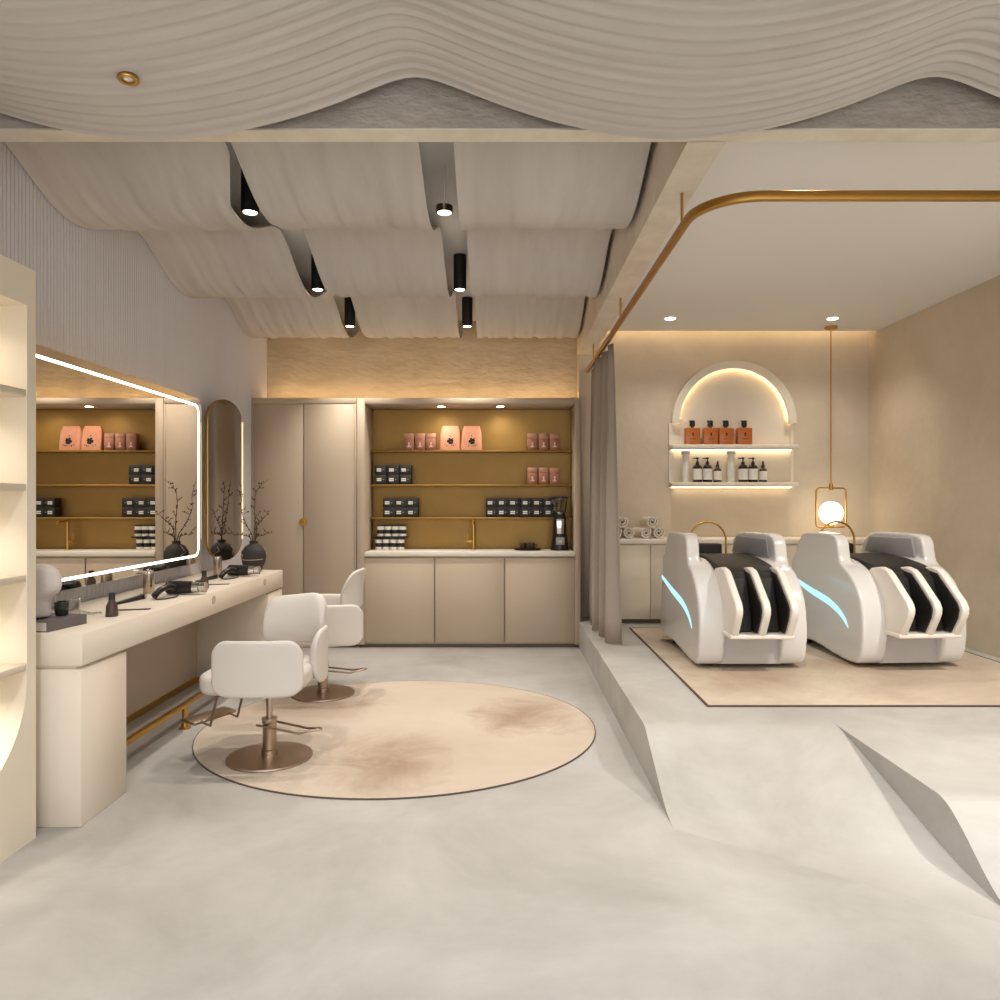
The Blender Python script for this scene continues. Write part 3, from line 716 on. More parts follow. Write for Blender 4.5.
# vase and branches
VXc, VYc = -1.925, 5.66
vz = thing('vase', 'round charcoal vase with pale crackle line at the far end of the counter', 'vase', (VXc, VYc, T))
vp = [(0.0,0.0),(0.050,0.0),(0.056,0.006),(0.082,0.060),(0.094,0.110),(0.090,0.155),(0.066,0.196),(0.034,0.214),(0.030,0.222),(0.034,0.236),(0.028,0.236),(0.024,0.222),(0.0,0.21)]
MB().lathe(vp, n=36).build('vase_body', M['charcoal'], vz, 60)
def vr(z):
    for (r0_, z0q), (r1_, z1q) in zip(vp[1:8], vp[2:9]):
        if z0q <= z <= z1q: return r0_+(r1_-r0_)*(z-z0q)/(z1q-z0q)
    return 0.03
def crack(pts):
    return [((vr(z)+0.0008)*math.cos(R(a)), (vr(z)+0.0008)*math.sin(R(a)), z) for a, z in pts]
cr = MB()
cr.tube(crack([(208,0.205),(212,0.185),(205,0.165),(196,0.155),(212,0.140),(226,0.130),(222,0.115),(208,0.105),(222,0.098),(240,0.095),(262,0.095),(285,0.096),(310,0.097),(335,0.10)]), 0.0022, 6)
cr.tube(crack([(110,0.205),(114,0.185),(104,0.165),(118,0.150),(128,0.125),(112,0.115),(98,0.108)]), 0.0022, 6)
cr.tube(crack([(20,0.19),(28,0.165),(18,0.14),(34,0.12),(26,0.095)]), 0.0022, 6)
cr.build('crackle_line', M['pale_line'], vz, 60)
U = 0.00123
def branch(pts, dy, label, twigs, seed):
    random.seed(seed)
    P = [((px-745)*U, dy*(i/(len(pts)-1)), (440-py)*U+0.235) for i, (px, py) in enumerate(pts)]
    P = [(0.0, 0.0, 0.12)]+P
    t = thing('dry_branch', label, 'branch', (VXc, VYc, T), 0, 'dry branches in the charcoal vase')
    sp = smooth_path(P, 5); n = len(sp)
    tw = MB().tube(sp, 0.003, 6, radii=[0.0042*(1-0.7*i/n) for i in range(n)]); bd = MB()
    for k_ in range(twigs):
        i = int(n*(0.35+0.6*k_/twigs)); p = sp[min(i, n-1)]
        a = random.uniform(0, 2*PI); L_ = random.uniform(0.03, 0.075)
        q = p+Vector((math.cos(a)*L_*0.8, math.sin(a)*L_*0.5, random.uniform(0.1, 0.9)*L_))
        tw.tube([p, (p+q)/2+Vector((0,0,0.006)), q], 0.0016, 5)
        for m2 in range(3):
            c_ = p+(q-p)*(0.35+0.32*m2)+Vector((random.uniform(-.005,.005), random.uniform(-.005,.005), random.uniform(0,.008)))
            bd.sphere(c_, random.uniform(0.0036,0.0056), 6, (1,1,1.3))
    for k_ in range(8):
        p = sp[int(n*(0.3+0.69*k_/8))]
        bd.sphere(p+Vector((random.uniform(-.008,.008), random.uniform(-.008,.008), random.uniform(-.004,.008))), 0.0048, 6, (1,1,1.3))
    tw.build('stem', M['twig'], t, 60); bd.build('buds', M['bud'], t, True)
branch([(748,400),(752,320),(745,190),(765,110),(830,50)], 0.03, 'tallest dry branch in the charcoal vase, curving up to the right', 7, 3)
branch([(758,400),(770,340),(820,290),(872,238)], -0.05, 'dry budded branch in the charcoal vase leaning right before the cupboard door', 5, 4)
branch([(735,410),(705,355),(672,285),(655,230),(660,150),(640,60)], 0.05, 'dry branch in the charcoal vase leaning left before the wing mirror', 7, 5)
branch([(760,420),(790,405),(850,382)], 0.06, 'short low dry twig in the charcoal vase pointing right', 3, 6)
branch([(725,425),(690,400),(640,395),(600,380)], -0.10, 'short low dry twig in the charcoal vase pointing left to the mirrors', 3, 8)

# ------------------------------------------------------------------ left display shelving (open to the right)
sx0, sx1 = XL+0.015, -1.877
su = thing('display_shelving', 'tall cream display shelving lit inside, with rounded bottom opening, at the left edge', 'shelving', (-2.1, 2.4, 0))
ox, oy = -2.1, 2.4
oy0, oy1, ozt, rr_, zc = 1.95, 2.885, 2.13, 0.40, 0.66
outer = [(2.94, 0.0), (2.94, 2.28), (1.88, 2.28), (1.88, 0.0)]
# front frame with the opening: build as strips around the arch
fm = MB()
fm.box(sx0-ox, sx1-ox, oy1-oy, 2.94-oy, 0.0, 2.28)
fm.box(sx0-ox, sx1-ox, 1.88-oy, oy0-oy, 0.0, 2.28)
fm.box(sx0-ox, sx1-ox, oy0-oy, oy1-oy, ozt, 2.28)
fm.box(sx0-ox, sx0+0.02-ox, oy0-oy, oy1-oy, 0.0, ozt)
n = 24
arc_pts = [(oy0, 0.0), (oy1, 0.0)]
pa = []
for k_ in range(n+1):
    t = PI/2*k_/n
    pa.append((oy1-rr_+rr_*math.cos(t), zc-rr_*math.sin(t)))
for k_ in range(n+1):
    t = PI/2*k_/n
    pa.append((oy0+rr_-rr_*math.sin(t), zc-rr_*math.cos(t)))
for (a0, b0), (a1, b1) in zip(pa, pa[1:]):
    if abs(a0-a1) < 1e-6: continue
    fm.prism([(a0-oy, 0.0), (a0-oy, b0), (a1-oy, b1), (a1-oy, 0.0)], sx0+0.02-ox, sx1-ox, 'x')
fm.build('frame', M['white_cab'], su)
zs = (1.782, 1.41, 1.05, 0.70)
for z in zs:
    MB().box(sx0+0.02-ox, sx1-0.004-ox, oy0-oy, oy1-oy, z-0.014, z+0.014).build('shelf', M['white_cab'], su, bevel=0.002, seg=1)
for i, z in enumerate((ozt,)+tuple(q-0.014 for q in zs)):
    for yy in (2.70, 2.25):
        r_ = MB().lathe([(0.018,0.002),(0.028,0.0),(0.028,-0.004),(0.018,-0.004)], (-2.05-ox, yy-oy, z)).build('puck_light', M['white_cab'], su, 40)
        MB().lathe([(0.0,-0.001),(0.018,-0.001),(0.018,-0.003),(0.0,-0.003)], (-2.05-ox, yy-oy, z)).build('lens', M['lens_cell'], r_, 40)
        spot((-2.05, yy, z-0.01), (-2.05, yy, z-1), 5.0, 140, 1.0, (1,0.9,0.76), 0.018)

# ------------------------------------------------------------------ rugs
def ellipse(cx, cy, rx, ry, n=96): return [(cx+rx*math.cos(2*PI*k/n), cy+ry*math.sin(2*PI*k/n)) for k in range(n)]
rg = thing('round_rug', 'large round cream rug with brown smudges under the styling chairs', 'rug', (-0.61, 4.385, 0.0))
MB().prism(ellipse(0,0,1.16,1.075), 0.001, 0.008, 'z').build('pile', M['rug'], rg)
ring(MB(), ellipse(0,0,1.165,1.080), ellipse(0,0,1.16,1.075), 0.001, 0.008, 'z').build('binding', M['line'], rg)
r2 = thing('square_rug', 'rectangular beige rug with dark edge under the two wash beds', 'rug', (2.26, 5.15, H))
MB().box(-1.14,1.14,-1.195,1.195,0.001,0.008).build('pile', M['rug2'], r2)
ring(MB(), [(-1.15,-1.205),(1.15,-1.205),(1.15,1.205),(-1.15,1.205)], [(-1.14,-1.195),(1.14,-1.195),(1.14,1.195),(-1.14,1.195)], 0.001, 0.010, 'z').build('binding', M['line'], r2)

# ------------------------------------------------------------------ styling chairs
def panel(name, parent, cx, cy, az, width, z0, z1, rc, th, m, flare=0.0, corner=0.1, rise=0.0, low=0.85):
    """upholstered shell panel: middle at (cx,cy), outward normal at az degrees, bowed on radius rc"""
    a = R(az); nx, ny = math.cos(a), math.sin(a); tx, ty = -ny, nx
    us = lin_space(-1, 1, 21); vs = lin_space(0, 1, 9)
    def f(u, v):
        s = u*width/2; ang = s/rc
        along = rc*math.sin(ang); back = rc*(1-math.cos(ang))
        e = max(0.0, abs(s)-(width/2-corner))/corner
        cut = corner*(1-math.sqrt(max(0.0, 1-min(e, 0.985)**2)))
        lo = z0+cut*low; hi = z1-cut+rise*u
        z = lo+(hi-lo)*v
        out = -back+flare*max(0.0, (v-0.3))**2
        bulge = 1-0.35*(2*v-1)**4
        p = (cx+nx*out+tx*along, cy+ny*out+ty*along, z)
        nr = (math.cos(a+ang), math.sin(a+ang), 0)
        return (p, tuple(-c*bulge for c in nr))
    return MB().slab(f, us, vs, th).build(name, m, parent, True, sub=1)
def styling_chair(label, loc, panels, lever_az, foot):
    t = thing('styling_chair', label, 'chair', loc, 0, 'white salon chairs')
    MB().lathe([(0.0,0.0),(0.217,0.0),(0.219,0.004),(0.217,0.012),(0.06,0.018),(0.0,0.018)], n=64).build('base_disc', M['steel_base'], t, 40)
    MB().lathe([(0.0,0.018),(0.042,0.018),(0.042,0.045),(0.036,0.05),(0.036,0.180),(0.040,0.187),(0.040,0.21),(0.0,0.21)], n=32).build('pump_column', M['steel'], t, 40)
    MB().lathe([(0.0,0.21),(0.017,0.21),(0.017,0.375),(0.0,0.375)], n=20).build('piston', M['steel'], t, 40)
    # U-shaped pump lever
    a = R(lever_az); d = Vector((math.cos(a), math.sin(a), 0)); n_ = Vector((-math.sin(a), math.cos(a), 0))
    pts = [d*0.0+n_*0.045, d*0.20+n_*0.045+Vector((0,0,-0.02)), d*0.30+n_*0.010+Vector((0,0,0.0)), d*0.305, d*0.30-n_*0.010, d*0.20-n_*0.045+Vector((0,0,-0.02)), d*-0.05-n_*0.045]
    MB().tube([Vector((0,0,0.178))+p for p in pts], 0.006, 8).build('pump_lever', M['steel_base'], t, 60)
    # seat
    sx, sy, w = -0.058, 0.06, 0.262
    MB().prism([(sx+p[0], sy+p[1]) for p in rounded_rect(-w, w, -w, w, 0.10, 6)], 0.37, 0.475, 'z').build('seat', M['white_leather'], t, bevel=0.035, seg=4, angle=50)
    MB().prism([(sx+p[0], sy+p[1]) for p in rounded_rect(-0.2, 0.2, -0.2, 0.2, 0.08, 6)], 0.352, 0.371, 'z').build('seat_plate', M['steel_base'], t)
    for (nm, x, y_, az, wd, z0, z1, rc, fl, co, ri, lw) in panels:
        panel(nm, t, x, y_, az, wd, z0, z1, rc, 0.042, M['white_leather'], fl, co, ri, lw)
    if foot:
        fx_, fy_, faz = foot
        a = R(faz); d = Vector((math.cos(a), math.sin(a), 0)); n_ = Vector((-math.sin(a), math.cos(a), 0)); c_ = Vector((fx_, fy_, 0.19))
        q = MB().box(-0.05,0.05,-0.14,0.14,-0.008,0.008)
        bmesh.ops.transform(q.bm, matrix=Matrix.Translation(c_) @ Matrix.Rotation(a, 4, 'Z') @ Matrix.Rotation(R(-6), 4, 'Y'), verts=q.bm.verts[:])
        q.build('footrest', M['steel_base'], t, bevel=0.007, seg=3)
        for s_ in (-0.09, 0.09):
            MB().tube([c_+n_*s_-d*0.03, c_+n_*s_-d*0.11+Vector((0,0,-0.015)), c_+n_*s_-d*0.17+Vector((0,0,0.17)), c_+n_*s_-d*0.22+Vector((0,0,0.185))], 0.0065, 8).build('footrest_arm', M['steel_base'], t, 60)
    return t
styling_chair('nearer white leather salon chair, on the left edge of the round rug', (-1.22, 3.834, 0.008),
  [('side_panel', 0.010, -0.262, -88, 0.47, 0.375, 0.660, 0.75, 0.0, 0.085, 0.0, 0.85),
   ('side_panel', 0.245, 0.235, 3, 0.32, 0.35, 0.65, 0.36, 0.0, 0.11, 0.0, 0.85),
   ('backrest', 0.030, 0.385, 84, 0.385, 0.53, 0.808, 0.62, 0.07, 0.09, -0.020, 0.4)],
  -17, (-0.355, 0.10, 152))
styling_chair('further white leather salon chair with its back to the beige cupboards', (-1.248, 5.09, 0.008),
  [('side_panel', 0.045, -0.262, -86, 0.58, 0.375, 0.655, 0.70, 0.0, 0.075, 0.0, 0.85),
   ('side_panel', -0.04, 0.365, 92, 0.46, 0.36, 0.655, 0.55, 0.0, 0.09, 0.0, 0.85),
   ('backrest', 0.252, 0.0, -14, 0.34, 0.595, 0.875, 0.26, 0.06, 0.13, 0.01, 0.2)],
  -2, (-0.42, 0.06, 178))

# ------------------------------------------------------------------ curtain rail and curtain
rl = thing('curtain_rail', 'brass curtain rail hung from the beam, curving across the wash area', 'curtain rail', (0.815, 5.0, 2.59))
path = [(0.0, 1.96)]
path += [(0.0, y_) for y_ in lin_space(1.5, -1.80, 12)]
path += [(0.25-0.25*math.cos(PI/2*k_/10), -1.796-0.25*math.sin(PI/2*k_/10)) for k_ in range(1, 11)]
path += [(x_, -2.046) for x_ in lin_space(0.4, XR-0.815-0.004, 8)]
def railf(mb, path, w, h):
    P = [Vector((a, b, 0)) for a, b in path]; rings = []
    for i, p in enumerate(P):
        t = (P[min(i+1, len(P)-1)]-P[max(i-1, 0)]).normalized(); u = Vector((-t.y, t.x, 0))
        rings.append([mb.bm.verts.new(p+u*sx+Vector((0,0,sz))) for sx, sz in ((-w,-h),(w,-h),(w,h),(-w,h))])
    for a, b_ in zip(rings, rings[1:]):
        for k_ in range(4):
            j = (k_+1) % 4; mb.bm.faces.new((a[k_], a[j], b_[j], b_[k_]))
    mb.bm.faces.new(list(reversed(rings[0]))); mb.bm.faces.new(rings[-1]); return mb
railf(MB(), path, 0.014, 0.019).build('rail', M['brass_dark'], rl, bevel=0.004, angle=60)
for y_ in (3.305, 5.02, 6.5):
    MB().cyl((0, y_-5.0, 0.018), (0, y_-5.0, 0.1595), 0.007, n=12).build('hanger_rod', M['brass'], rl, 40)
cu_ = MB()
def curt(u, v):
    amp = 0.020+0.045*(1-v)**0.8
    w = math.sin(u*2*PI*5.0+1.2)
    return (0.815+0.018+amp*w+0.02*math.sin(u*9)+0.02*(1-v), 5.57+1.31*u+0.02*math.cos(u*2*PI*5.0), H+0.012+(2.565-H-0.012)*v)
cu_.grid(curt, lin_space(0, 1, 140), lin_space(0, 1, 14))
o = cu_.build('curtain', M['curtain'], smooth=True, solid=0.006)
tag(o, 'drawn-back taupe curtain hanging in folds from the brass rail beside the kitchenette', 'curtain')

# ------------------------------------------------------------------ wash area base cabinet
bc = thing('base_cabinet', 'low cream base cabinet run along the wash area back wall', 'cabinet', (2.2, 6.8, H))
ox, oy = 2.2, 6.8
MB().box(0.96-ox, XR-0.004-ox, 6.62-oy, YR-0.002-oy, 0.04, 0.722).build('carcass', M['white_cab'], bc)
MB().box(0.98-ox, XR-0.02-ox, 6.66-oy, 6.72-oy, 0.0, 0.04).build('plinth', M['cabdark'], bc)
xd = 0.55
while xd < XR-0.1:
    a = max(xd, 0.963); c_ = min(xd+0.792, XR-0.006)
    MB().box(a+0.003-ox, c_-0.003-ox, 6.60-oy, 6.62-oy, 0.045, 0.712).build('door', M['white_cab'], bc, bevel=0.002, seg=1)
    xd += 0.396*2 if False else 0.396*2
cw = MB().box(0.955, XR-0.003, 6.585, YR-0.002, H+0.7225, H+0.768).build('countertop', M['counter'], bevel=0.004)
tag(cw, 'cream countertop on the low cabinet behind the wash beds, holding the rolled towels', 'countertop')
TW = H+0.769
# rolled towels
def make_towel(r, L):
    t = thing('rolled_towel', '', 'towel', (0,0,0), 0, 'rolled towels on the wash area counter')
    sp = []; turns = 2.1; N_ = 80
    for k_ in range(N_+1):
        a = 2*PI*turns*k_/N_; rad = 0.06*r+(r*0.76)*(k_/N_); sp.append((rad*math.cos(a), rad*math.sin(a)+r))
    th = r*0.115
    m_ = MB()
    def f(u, v):
        i = int(round(u*N_)); a = 2*PI*turns*u
        return ((sp[i][0], v*L, sp[i][1]), (math.cos(a), 0, math.sin(a)))
    m_.slab(f, [k_/N_ for k_ in range(N_+1)], [0, 0.03, 0.5, 0.97, 1], th*1.75)
    m_.build('rolled_cloth', M['towel'], t, 60)
    MB().cyl((0, 0.10, r), (0, L-0.10, r), r*0.62, n=32).build('fold_shade_core', M['towel_in'], t, 40)  # dark core: shade between the towel folds put into its colour
    return t
TY = 6.66
def ux(px): return (px-502)*TY/730
tw0 = make_towel(0.056, 0.24)
s3 = 0.058
place(tw0, (ux(646), TY, TW), 'white rolled towel, bottom left of the stack nearer the arched shelves', R(14))
place(tw0, (ux(658.8), TY, TW), 'white rolled towel, bottom right of the stack nearer the arched shelves', R(0))
place(tw0, (ux(652.2), TY, TW+0.099), 'white rolled towel on top of the stack nearer the arched shelves', R(5))
place(tw0, (ux(616.2), TY, TW), 'white rolled towel, bottom left of the stack against the curtain', R(6))
place(tw0, (ux(628.8), TY, TW), 'white rolled towel, bottom right of the stack against the curtain', R(4))
place(tw0, (ux(622.3), TY, TW+0.099), 'white rolled towel on top of the stack against the curtain', R(3))

# ------------------------------------------------------------------ arched shelf niche
AX, AZ = 2.205, 2.09
an = thing('arched_shelf', 'backlit arched wall shelf with two white ledges behind the wash beds', 'shelf', (AX, YR, AZ))
ro, ri = 0.590, 0.522
S_ = 7.0/730
arc = []
no = 40
a_o = [(ro*math.cos(PI*k_/no), ro*math.sin(PI*k_/no)) for k_ in range(no+1)]
a_i = [(ri*math.cos(PI*k_/no), ri*math.sin(PI*k_/no)) for k_ in range(no+1)]
fm = MB()
for k_ in range(no):
    fm.prism([a_i[k_], a_o[k_], a_o[k_+1], a_i[k_+1]], -0.085, -0.042, 'y')
    q0, q1 = PI*k_/no, PI*(k_+1)/no
    fm.prism([((ro-0.012)*math.cos(q0), (ro-0.012)*math.sin(q0)), (ro*math.cos(q0), ro*math.sin(q0)), (ro*math.cos(q1), ro*math.sin(q1)), ((ro-0.012)*math.cos(q1), (ro-0.012)*math.sin(q1))], -0.042, -0.001, 'y')
fm.build('arch_frame', M['white_cab'], an, 30)
bp_ = [(ro-0.02, -0.62), (ro-0.02, 0.0)]+[((ro-0.02)*math.cos(PI*k_/no), (ro-0.02)*math.sin(PI*k_/no)) for k_ in range(no+1)]+[(-ro+0.02, -0.62)]
MB().prism(bp_, -0.012, -0.001, 'y').build('back_panel', M['white_cab'], an)
lg = MB(); rl0, rl1 = ro-0.046, ro-0.020
for k_ in range(1, no-1):
    t0, t1 = PI*k_/no, PI*(k_+1)/no
    lg.prism([(rl0*math.cos(t0), rl0*math.sin(t0)), (rl1*math.cos(t0), rl1*math.sin(t0)), (rl1*math.cos(t1), rl1*math.sin(t1)), (rl0*math.cos(t1), rl0*math.sin(t1))], -0.018, -0.0145, 'y')
lg.build('arch_led', M['led_arch'], an)
MB().box(-ro-0.02, -ro+0.028, -0.03, -0.001, -0.62, -0.0).box(ro-0.04, ro-0.012, -0.03, -0.001, -0.62, -0.0).build('side_cheek', M['white_cab'], an)
z_a = 1.36+55.5*6.86/730-AZ; z_b = 1.36+17.8*6.86/730-AZ
for z in (z_a, z_b):
    s_ = MB().box(-0.61, 0.575, -0.165, -0.012, z-0.042, z).build('shelf', M['white_cab'], an, bevel=0.003, seg=1)
    MB().box(-0.59, 0.55, -0.055, -0.020, z-0.048, z-0.043).build('shelf_led', M['led_shelf'], s_)
ZA, ZB = AZ+z_a+0.0005, AZ+z_b+0.0005
YS = YR-0.085
def nx_(px): return (px-502)*YS/730
# amber square bottles
ab = product('amber_bottle', '', 'bottle', 'amber square bottles on the arched shelf', 1.06)
MB().box(-0.070,0.070,-0.030,0.030,0.0,0.152).build('bottle_body', M['amber'], ab, bevel=0.008, seg=2)
MB().cyl((0,0,0.152),(0,0,0.165),0.016,n=16).build('neck', M['black_plastic'], ab, 40)
MB().lathe([(0.0,0.165),(0.026,0.165),(0.026,0.20),(0.024,0.216),(0.0,0.218)], n=20).box(-0.030,0.0,-0.010,0.010,0.205,0.217).build('pump_head', M['black_plastic'], ab, 40)
e = MB(); e.prism([(-0.003,0.075),(0.003,0.075),(0.009,0.100),(0.0,0.112),(-0.009,0.100)], -0.032, -0.0295, 'y').box(-0.03,0.03,-0.0315,-0.0295,0.050,0.054)
e.build('print', M['print'], ab)
for i, px in enumerate((692.2, 710.2, 725.8, 744.2)):
    place(ab, (nx_(px), YS, ZA), f'amber square bottle with black pump on the upper arch ledge, {cols4[i]}')
db = product('pump_bottle', '', 'bottle', 'dark labelled pump bottles', 1.08)
MB().lathe([(0.0,0.0),(0.040,0.0),(0.043,0.004),(0.043,0.130),(0.030,0.150),(0.016,0.156),(0.0,0.156)], n=28).build('bottle_body', M['darkbottle'], db, 40)
MB().lathe([(0.0432,0.022),(0.0438,0.022),(0.0438,0.118),(0.0432,0.118)], n=28).build('label', M['label'], db, 40)
MB().cyl((0,0,0.156),(0,0,0.182),0.018,0.014,n=16).cyl((0,0,0.182),(0,0,0.205),0.006,n=10).build('pump_neck', M['black_plastic'], db, 40)
MB().cyl((0,0,0.203),(0,0,0.218),0.013,n=14).box(-0.045,0.0,-0.006,0.006,0.206,0.215).build('pump_head', M['black_plastic'], db, 40)
sb = product('dropper_bottle', '', 'bottle', 'small dark labelled dropper bottles', 1.06)
MB().lathe([(0.0,0.0),(0.034,0.0),(0.036,0.004),(0.036,0.110),(0.024,0.124),(0.014,0.128),(0.0,0.128)], n=28).build('bottle_body', M['darkbottle'], sb, 40)
MB().lathe([(0.0362,0.020),(0.0368,0.020),(0.0368,0.100),(0.0362,0.100)], n=28).build('label', M['label'], sb, 40)
MB().lathe([(0.0,0.1285),(0.016,0.1285),(0.016,0.155),(0.010,0.160),(0.008,0.188),(0.0,0.192)], n=18).build('dropper_cap', M['black_plastic'], sb, 40)
tu = product('cream_tube', '', 'tube', 'white cream tubes on the lower arch ledge', 1.12)
MB().lathe([(0.0,0.0),(0.032,0.0),(0.032,0.235),(0.0,0.235)], n=24).build('tube_body', M['tube'], tu, 40)
MB().lathe([(0.0,0.2355),(0.041,0.2355),(0.041,0.262),(0.0,0.262)], n=24).build('cap', M['grey_lower'], tu, 40)
MB().lathe([(0.0322,0.05),(0.0326,0.05),(0.0326,0.17),(0.0322,0.17)], n=24).build('label', M['label'], tu, 40)
place(tu, (nx_(685.6), YS, ZB), 'white cream tube standing at the left end of the lower arch ledge')
place(tu, (nx_(731), YS, ZB), 'white cream tube standing in the middle of the lower arch ledge')
for i, px in enumerate((697.4, 707.5)):
    place(db, (nx_(px), YS, ZB), f'dark pump bottle with white label, {("left","right")[i]} of the left pair, lower ledge')
for i, px in enumerate((743, 753)):
    place(db, (nx_(px), YS, ZB), f'dark pump bottle with white label, {("left","right")[i]} of the right pair, lower ledge')
place(sb, (nx_(717.6), YS, ZB), 'small dark dropper bottle beside the middle cream tube, lower arch ledge')
place(sb, (nx_(763), YS, ZB), 'small dark dropper bottle at the right end of the bottles, lower arch ledge')

# ------------------------------------------------------------------ pendant
PX, PY = (831-502)*6.7/730, 6.7
pn = thing('pendant_lamp', 'brass pendant with an opal globe inside a rectangular hoop, above the right wash bed', 'lamp', (PX, PY, 2.95))
MB().lathe([(0.0,0.0),(0.055,0.0),(0.055,-0.022),(0.0,-0.022)], n=32).build('ceiling_rose', M['brass'], pn, 40)
zt = 1.36+12*6.7/730-2.95; zb = 1.36-27*6.7/730-2.95
MB().cyl((0,0,-0.022),(0,0,zt),0.006,n=12).build('stem', M['brass'], pn, 40)
MB().lathe([(0.0,zt-0.02),(0.018,zt-0.02),(0.018,zt+0.04),(0.0,zt+0.04)], n=20).build('joint', M['brass'], pn, 40)
MB().tube([(a, 0, b_) for a, b_ in rounded_rect(-0.137, 0.137, zb, zt-0.002, 0.03, 5)], 0.0085, 8, True).build('hoop', M['brass'], pn, 60)
MB().cyl((0,0,zb+0.004),(0,0,zb+0.03),0.03,0.02,n=20).build('globe_holder', M['brass'], pn, 40)
MB().sphere((0,0,zb+0.128),0.105,32).build('globe', M['globe'], pn, True)

# ------------------------------------------------------------------ massage wash beds
def wash_bed():
    t = thing('wash_bed', '', 'wash bed', (0,0,0), 0, 'white massage wash beds')
    armp = [(0.10,0.02),(0.03,0.05),(-0.005,0.14),(-0.015,0.27),(0.005,0.41),(0.07,0.53),(0.17,0.62),(0.30,0.675),(0.45,0.70),(0.70,0.70),(0.95,0.69),(1.02,0.66),(1.03,0.52),(1.07,0.36),(1.10,0.20),(1.09,0.09),(1.02,0.025),(0.86,0.05),(0.62,0.055),(0.40,0.03),(0.25,0.02)]
    headp = [(0.26,0.60),(0.30,0.72),(0.33,0.83),(0.40,0.868),(0.60,0.872),(0.80,0.868),(0.88,0.83),(0.95,0.73),(0.99,0.60),(0.80,0.55),(0.45,0.55)]
    arm_s = smooth_closed(armp, 4); head_s = smooth_closed(headp, 4)
    for s in (-1, 1):
        m_ = MB()
        lo, hi = sorted((s*0.355, s*0.185)); m_.prism(arm_s, lo, hi, 'x')
        lo, hi = sorted((s*0.352, s*0.262)); n0 = len(m_.bm.verts); m_.prism(head_s, lo, hi, 'x')
        m_.bm.verts.ensure_lookup_table()
        for v_ in [q_ for q_ in m_.bm.verts[n0:] if abs(q_.co.x) < 0.3]: v_.co.x -= s*0.17*max(0.0, v_.co.y-0.33)*min(1.0, max(0.0, (v_.co.z-0.55)/0.15))
        o = m_.build('side_shell', M['gloss'], t, True)
        d = o.modifiers.new('fuse', 'REMESH'); d.mode = 'VOXEL'; d.voxel_size = 0.011; d.use_smooth_shade = True
        d = o.modifiers.new('soften', 'SMOOTH'); d.factor = 0.5; d.iterations = 14
    for s in (-1, 1):
        q = MB().prism([(0.38,0.705),(0.41,0.835),(0.83,0.835),(0.885,0.715)], *sorted((s*0.252, s*0.268)), 'x')
        for v_ in q.bm.verts: v_.co.x -= s*0.17*max(0.0, v_.co.y-0.33)
        q.build('inner_panel', M['grey_panel'], t, bevel=0.006)
    # light stripes
    st = smooth_path([(0,1.03,0.505),(0,0.86,0.47),(0,0.70,0.435),(0,0.55,0.41),(0,0.42,0.385),(0,0.30,0.345),(0,0.22,0.30),(0,0.165,0.245)], 5)
    for s in (-1, 1):
        m_ = MB(); n_ = len(st); rows = []
        for i, p in enumerate(st):
            u_ = i/(n_-1); wv = 0.025*(0.5+0.5*math.sin(PI*min(1, u_*1.05)))*(1.0 if u_ < 0.9 else (1-u_)*8+0.2)
            tq = (st[min(i+1, n_-1)]-st[max(i-1, 0)]).normalized(); nn = Vector((0, -tq.z, tq.y))
            a_, b_ = p+nn*wv, p-nn*wv
            rows.append([m_.bm.verts.new((s*xx, q.y, q.z)) for xx, q in ((0.345, a_), (0.3575, a_), (0.3575, b_), (0.345, b_))])
        for r0_, r1_ in zip(rows, rows[1:]):
            for k_ in range(4):
                j = (k_+1) % 4; m_.bm.faces.new((r0_[k_], r0_[j], r1_[j], r1_[k_]))
        m_.bm.faces.new(rows[0]); m_.bm.faces.new(list(reversed(rows[-1])))
        m_.build('light_stripe', M['led_blue'], t)
    # core, cushion
    MB().box(-0.20,0.20,0.12,1.05,0.06,0.56).build('core', M['gloss_in'], t)
    MB().box(-0.205,0.205,0.05,0.08,0.03,0.24).build('front_plinth', M['grey_lower'], t)
    cs = [(0.02,0.52),(0.03,0.60),(0.08,0.645),(0.18,0.675),(0.40,0.705),(0.65,0.715),(0.85,0.70),(0.88,0.66),(0.88,0.5)]
    MB().prism(cs, -0.19, 0.19, 'x').build('seat_cushion', M['dark_leather'], t, bevel=0.015, seg=3, angle=30)
    MB().box(-0.15,0.08,0.885,0.94,0.64,0.775).build('head_cushion', M['dark_leather'], t, bevel=0.015, seg=3)
    MB().prism(rounded_rect(-0.19, 0.19, 0.90, 1.06, 0.05, 5), 0.555, 0.665, 'z').build('wash_basin', M['porc'], t, bevel=0.01)
    # leg rest
    fin = [(0.24,0.25),(0.24,0.60),(0.17,0.652),(0.06,0.668),(-0.01,0.655),(-0.05,0.63),(-0.235,0.475),(-0.258,0.435),(-0.255,0.40),(-0.235,0.36),(-0.17,0.25)]
    for x0_, x1_ in ((-0.198,-0.150),(-0.024,0.024),(0.150,0.198)):
        f_ = MB().prism(fin, x0_, x1_, 'x').build('leg_divider', M['gloss_in'], t, bevel=0.012, seg=3, angle=25)
    pad = [(0.20,0.27),(0.20,0.58),(0.05,0.640),(-0.02,0.630),(-0.215,0.465),(-0.235,0.425),(-0.222,0.37),(-0.158,0.268)]
    for x0_, x1_ in ((-0.1475,-0.138),(-0.036,-0.0265),(0.0265,0.036),(0.138,0.1475)):
        MB().prism(pad, x0_, x1_, 'x').build('leg_pad', M['dark_leather'], t, bevel=0.004)
    for x0_, x1_ in ((-0.1375,-0.0365),(0.0365,0.1375)):
        MB().prism([(0.20,0.268),(0.20,0.56),(0.06,0.635),(0.0,0.60),(-0.06,0.42),(-0.10,0.268)], x0_, x1_, 'x').build('calf_cushion', M['dark_leather'], t, bevel=0.012, seg=3)
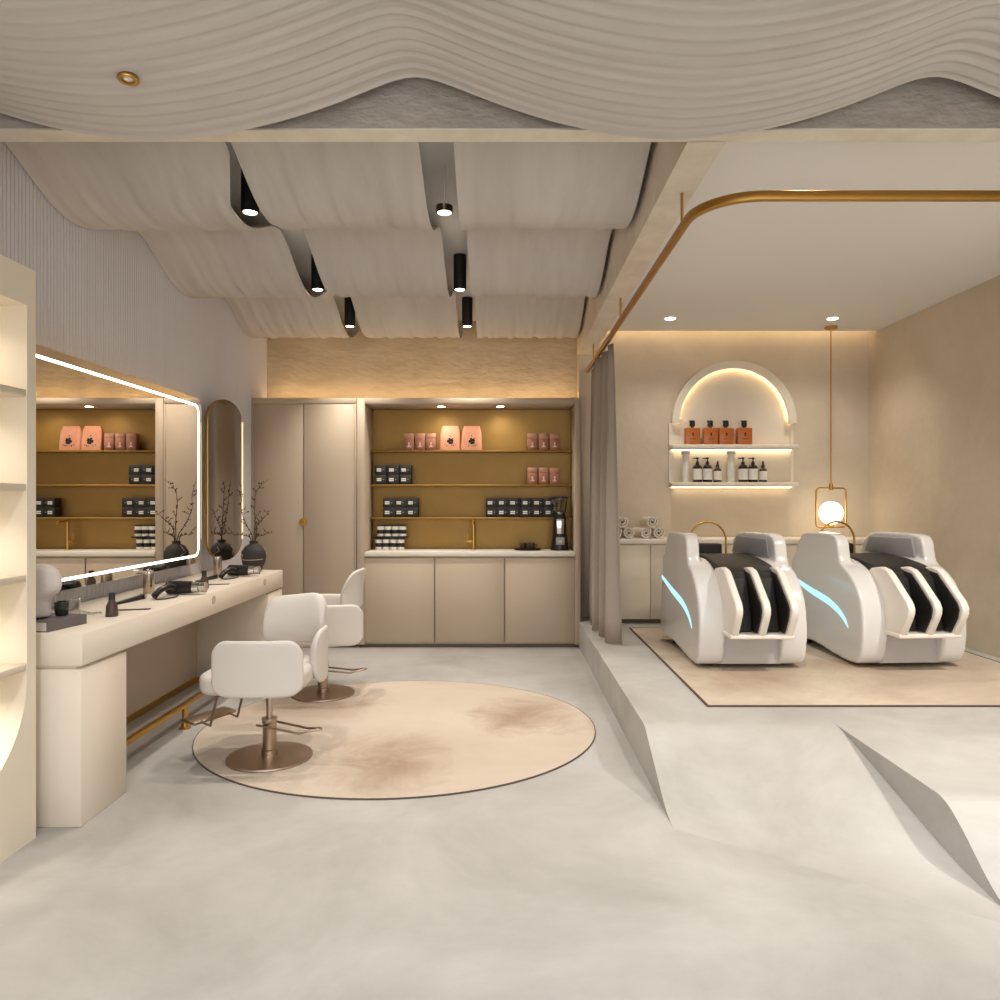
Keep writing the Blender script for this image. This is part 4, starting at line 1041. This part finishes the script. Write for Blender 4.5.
    MB().box(-0.205,0.205,-0.172,0.24,0.232,0.262).build('leg_base', M['gloss_in'], t, bevel=0.01, seg=3)
    # hoop faucet
    hp = [(-0.145,0,0.60),(-0.145,0,0.78)]+[(-0.145*math.cos(PI*k_/16), 0, 0.79+0.15*math.sin(PI*k_/16)) for k_ in range(17)]+[(0.145,0,0.78),(0.145,0,0.60)]
    MB().tube([(a, 1.00, c_) for a, _b, c_ in hp], 0.0085, 10).build('water_hoop', M['brass'], t, 60)
    # feet
    for x_ in (-0.27, 0.27):
        for y_ in (0.2, 0.92):
            MB().cyl((x_, y_, 0.0), (x_, y_, 0.06), 0.03, n=16).build('foot', M['black_plastic'], t, 40)
    return t
w0 = wash_bed()
place(w0, (1.64, 4.77, H+0.0085), 'glossy white massage wash bed with blue light stripe, left one nearer the curtain', R(0.8))
place(w0, (2.71, 4.80, H+0.0085), 'glossy white massage wash bed with blue light stripe, right one below the globe pendant', R(3))
for o in bpy.data.objects:
    if 'used' in o: del o['used']

# ------------------------------------------------------------------ daylight from the open shop front behind the camera
W = bpy.data.worlds.new('world'); bpy.context.scene.world = W; W.use_nodes = True
bg = W.node_tree.nodes['Background']; bg.inputs[0].default_value = (0.95, 0.975, 1.0, 1); bg.inputs[1].default_value = 2.05
for x_, e_ in ((1.35, 85), (2.95, 200)):  # added spots hidden behind the bulkhead, brightening the wash area; no fitting
    spot((x_, 3.12, 2.93), (x_, 3.75, 0), e_, 125, 0.9, (1,0.93,0.85), 0.05)
# added spots above the entrance, unseen, brightening the front floor
for x_ in (-1.2, 0.3, 1.8, 3.0):
    spot((x_, 1.3, 2.64), (x_, 1.9, 0), 75, 110, 0.9, (1,0.97,0.94), 0.06)

sc = bpy.context.scene
sc.view_settings.view_transform = 'Standard'; sc.view_settings.look = 'None'; sc.view_settings.exposure = 0.13; sc.view_settings.gamma = 1.0
sc.view_settings.use_curve_mapping = False
sc.cycles.max_bounces = 10; sc.cycles.diffuse_bounces = 5; sc.cycles.glossy_bounces = 5; sc.cycles.transmission_bounces = 8
sc.cycles.sample_clamp_indirect = 6.0; sc.cycles.caustics_reflective = False; sc.cycles.caustics_refractive = False
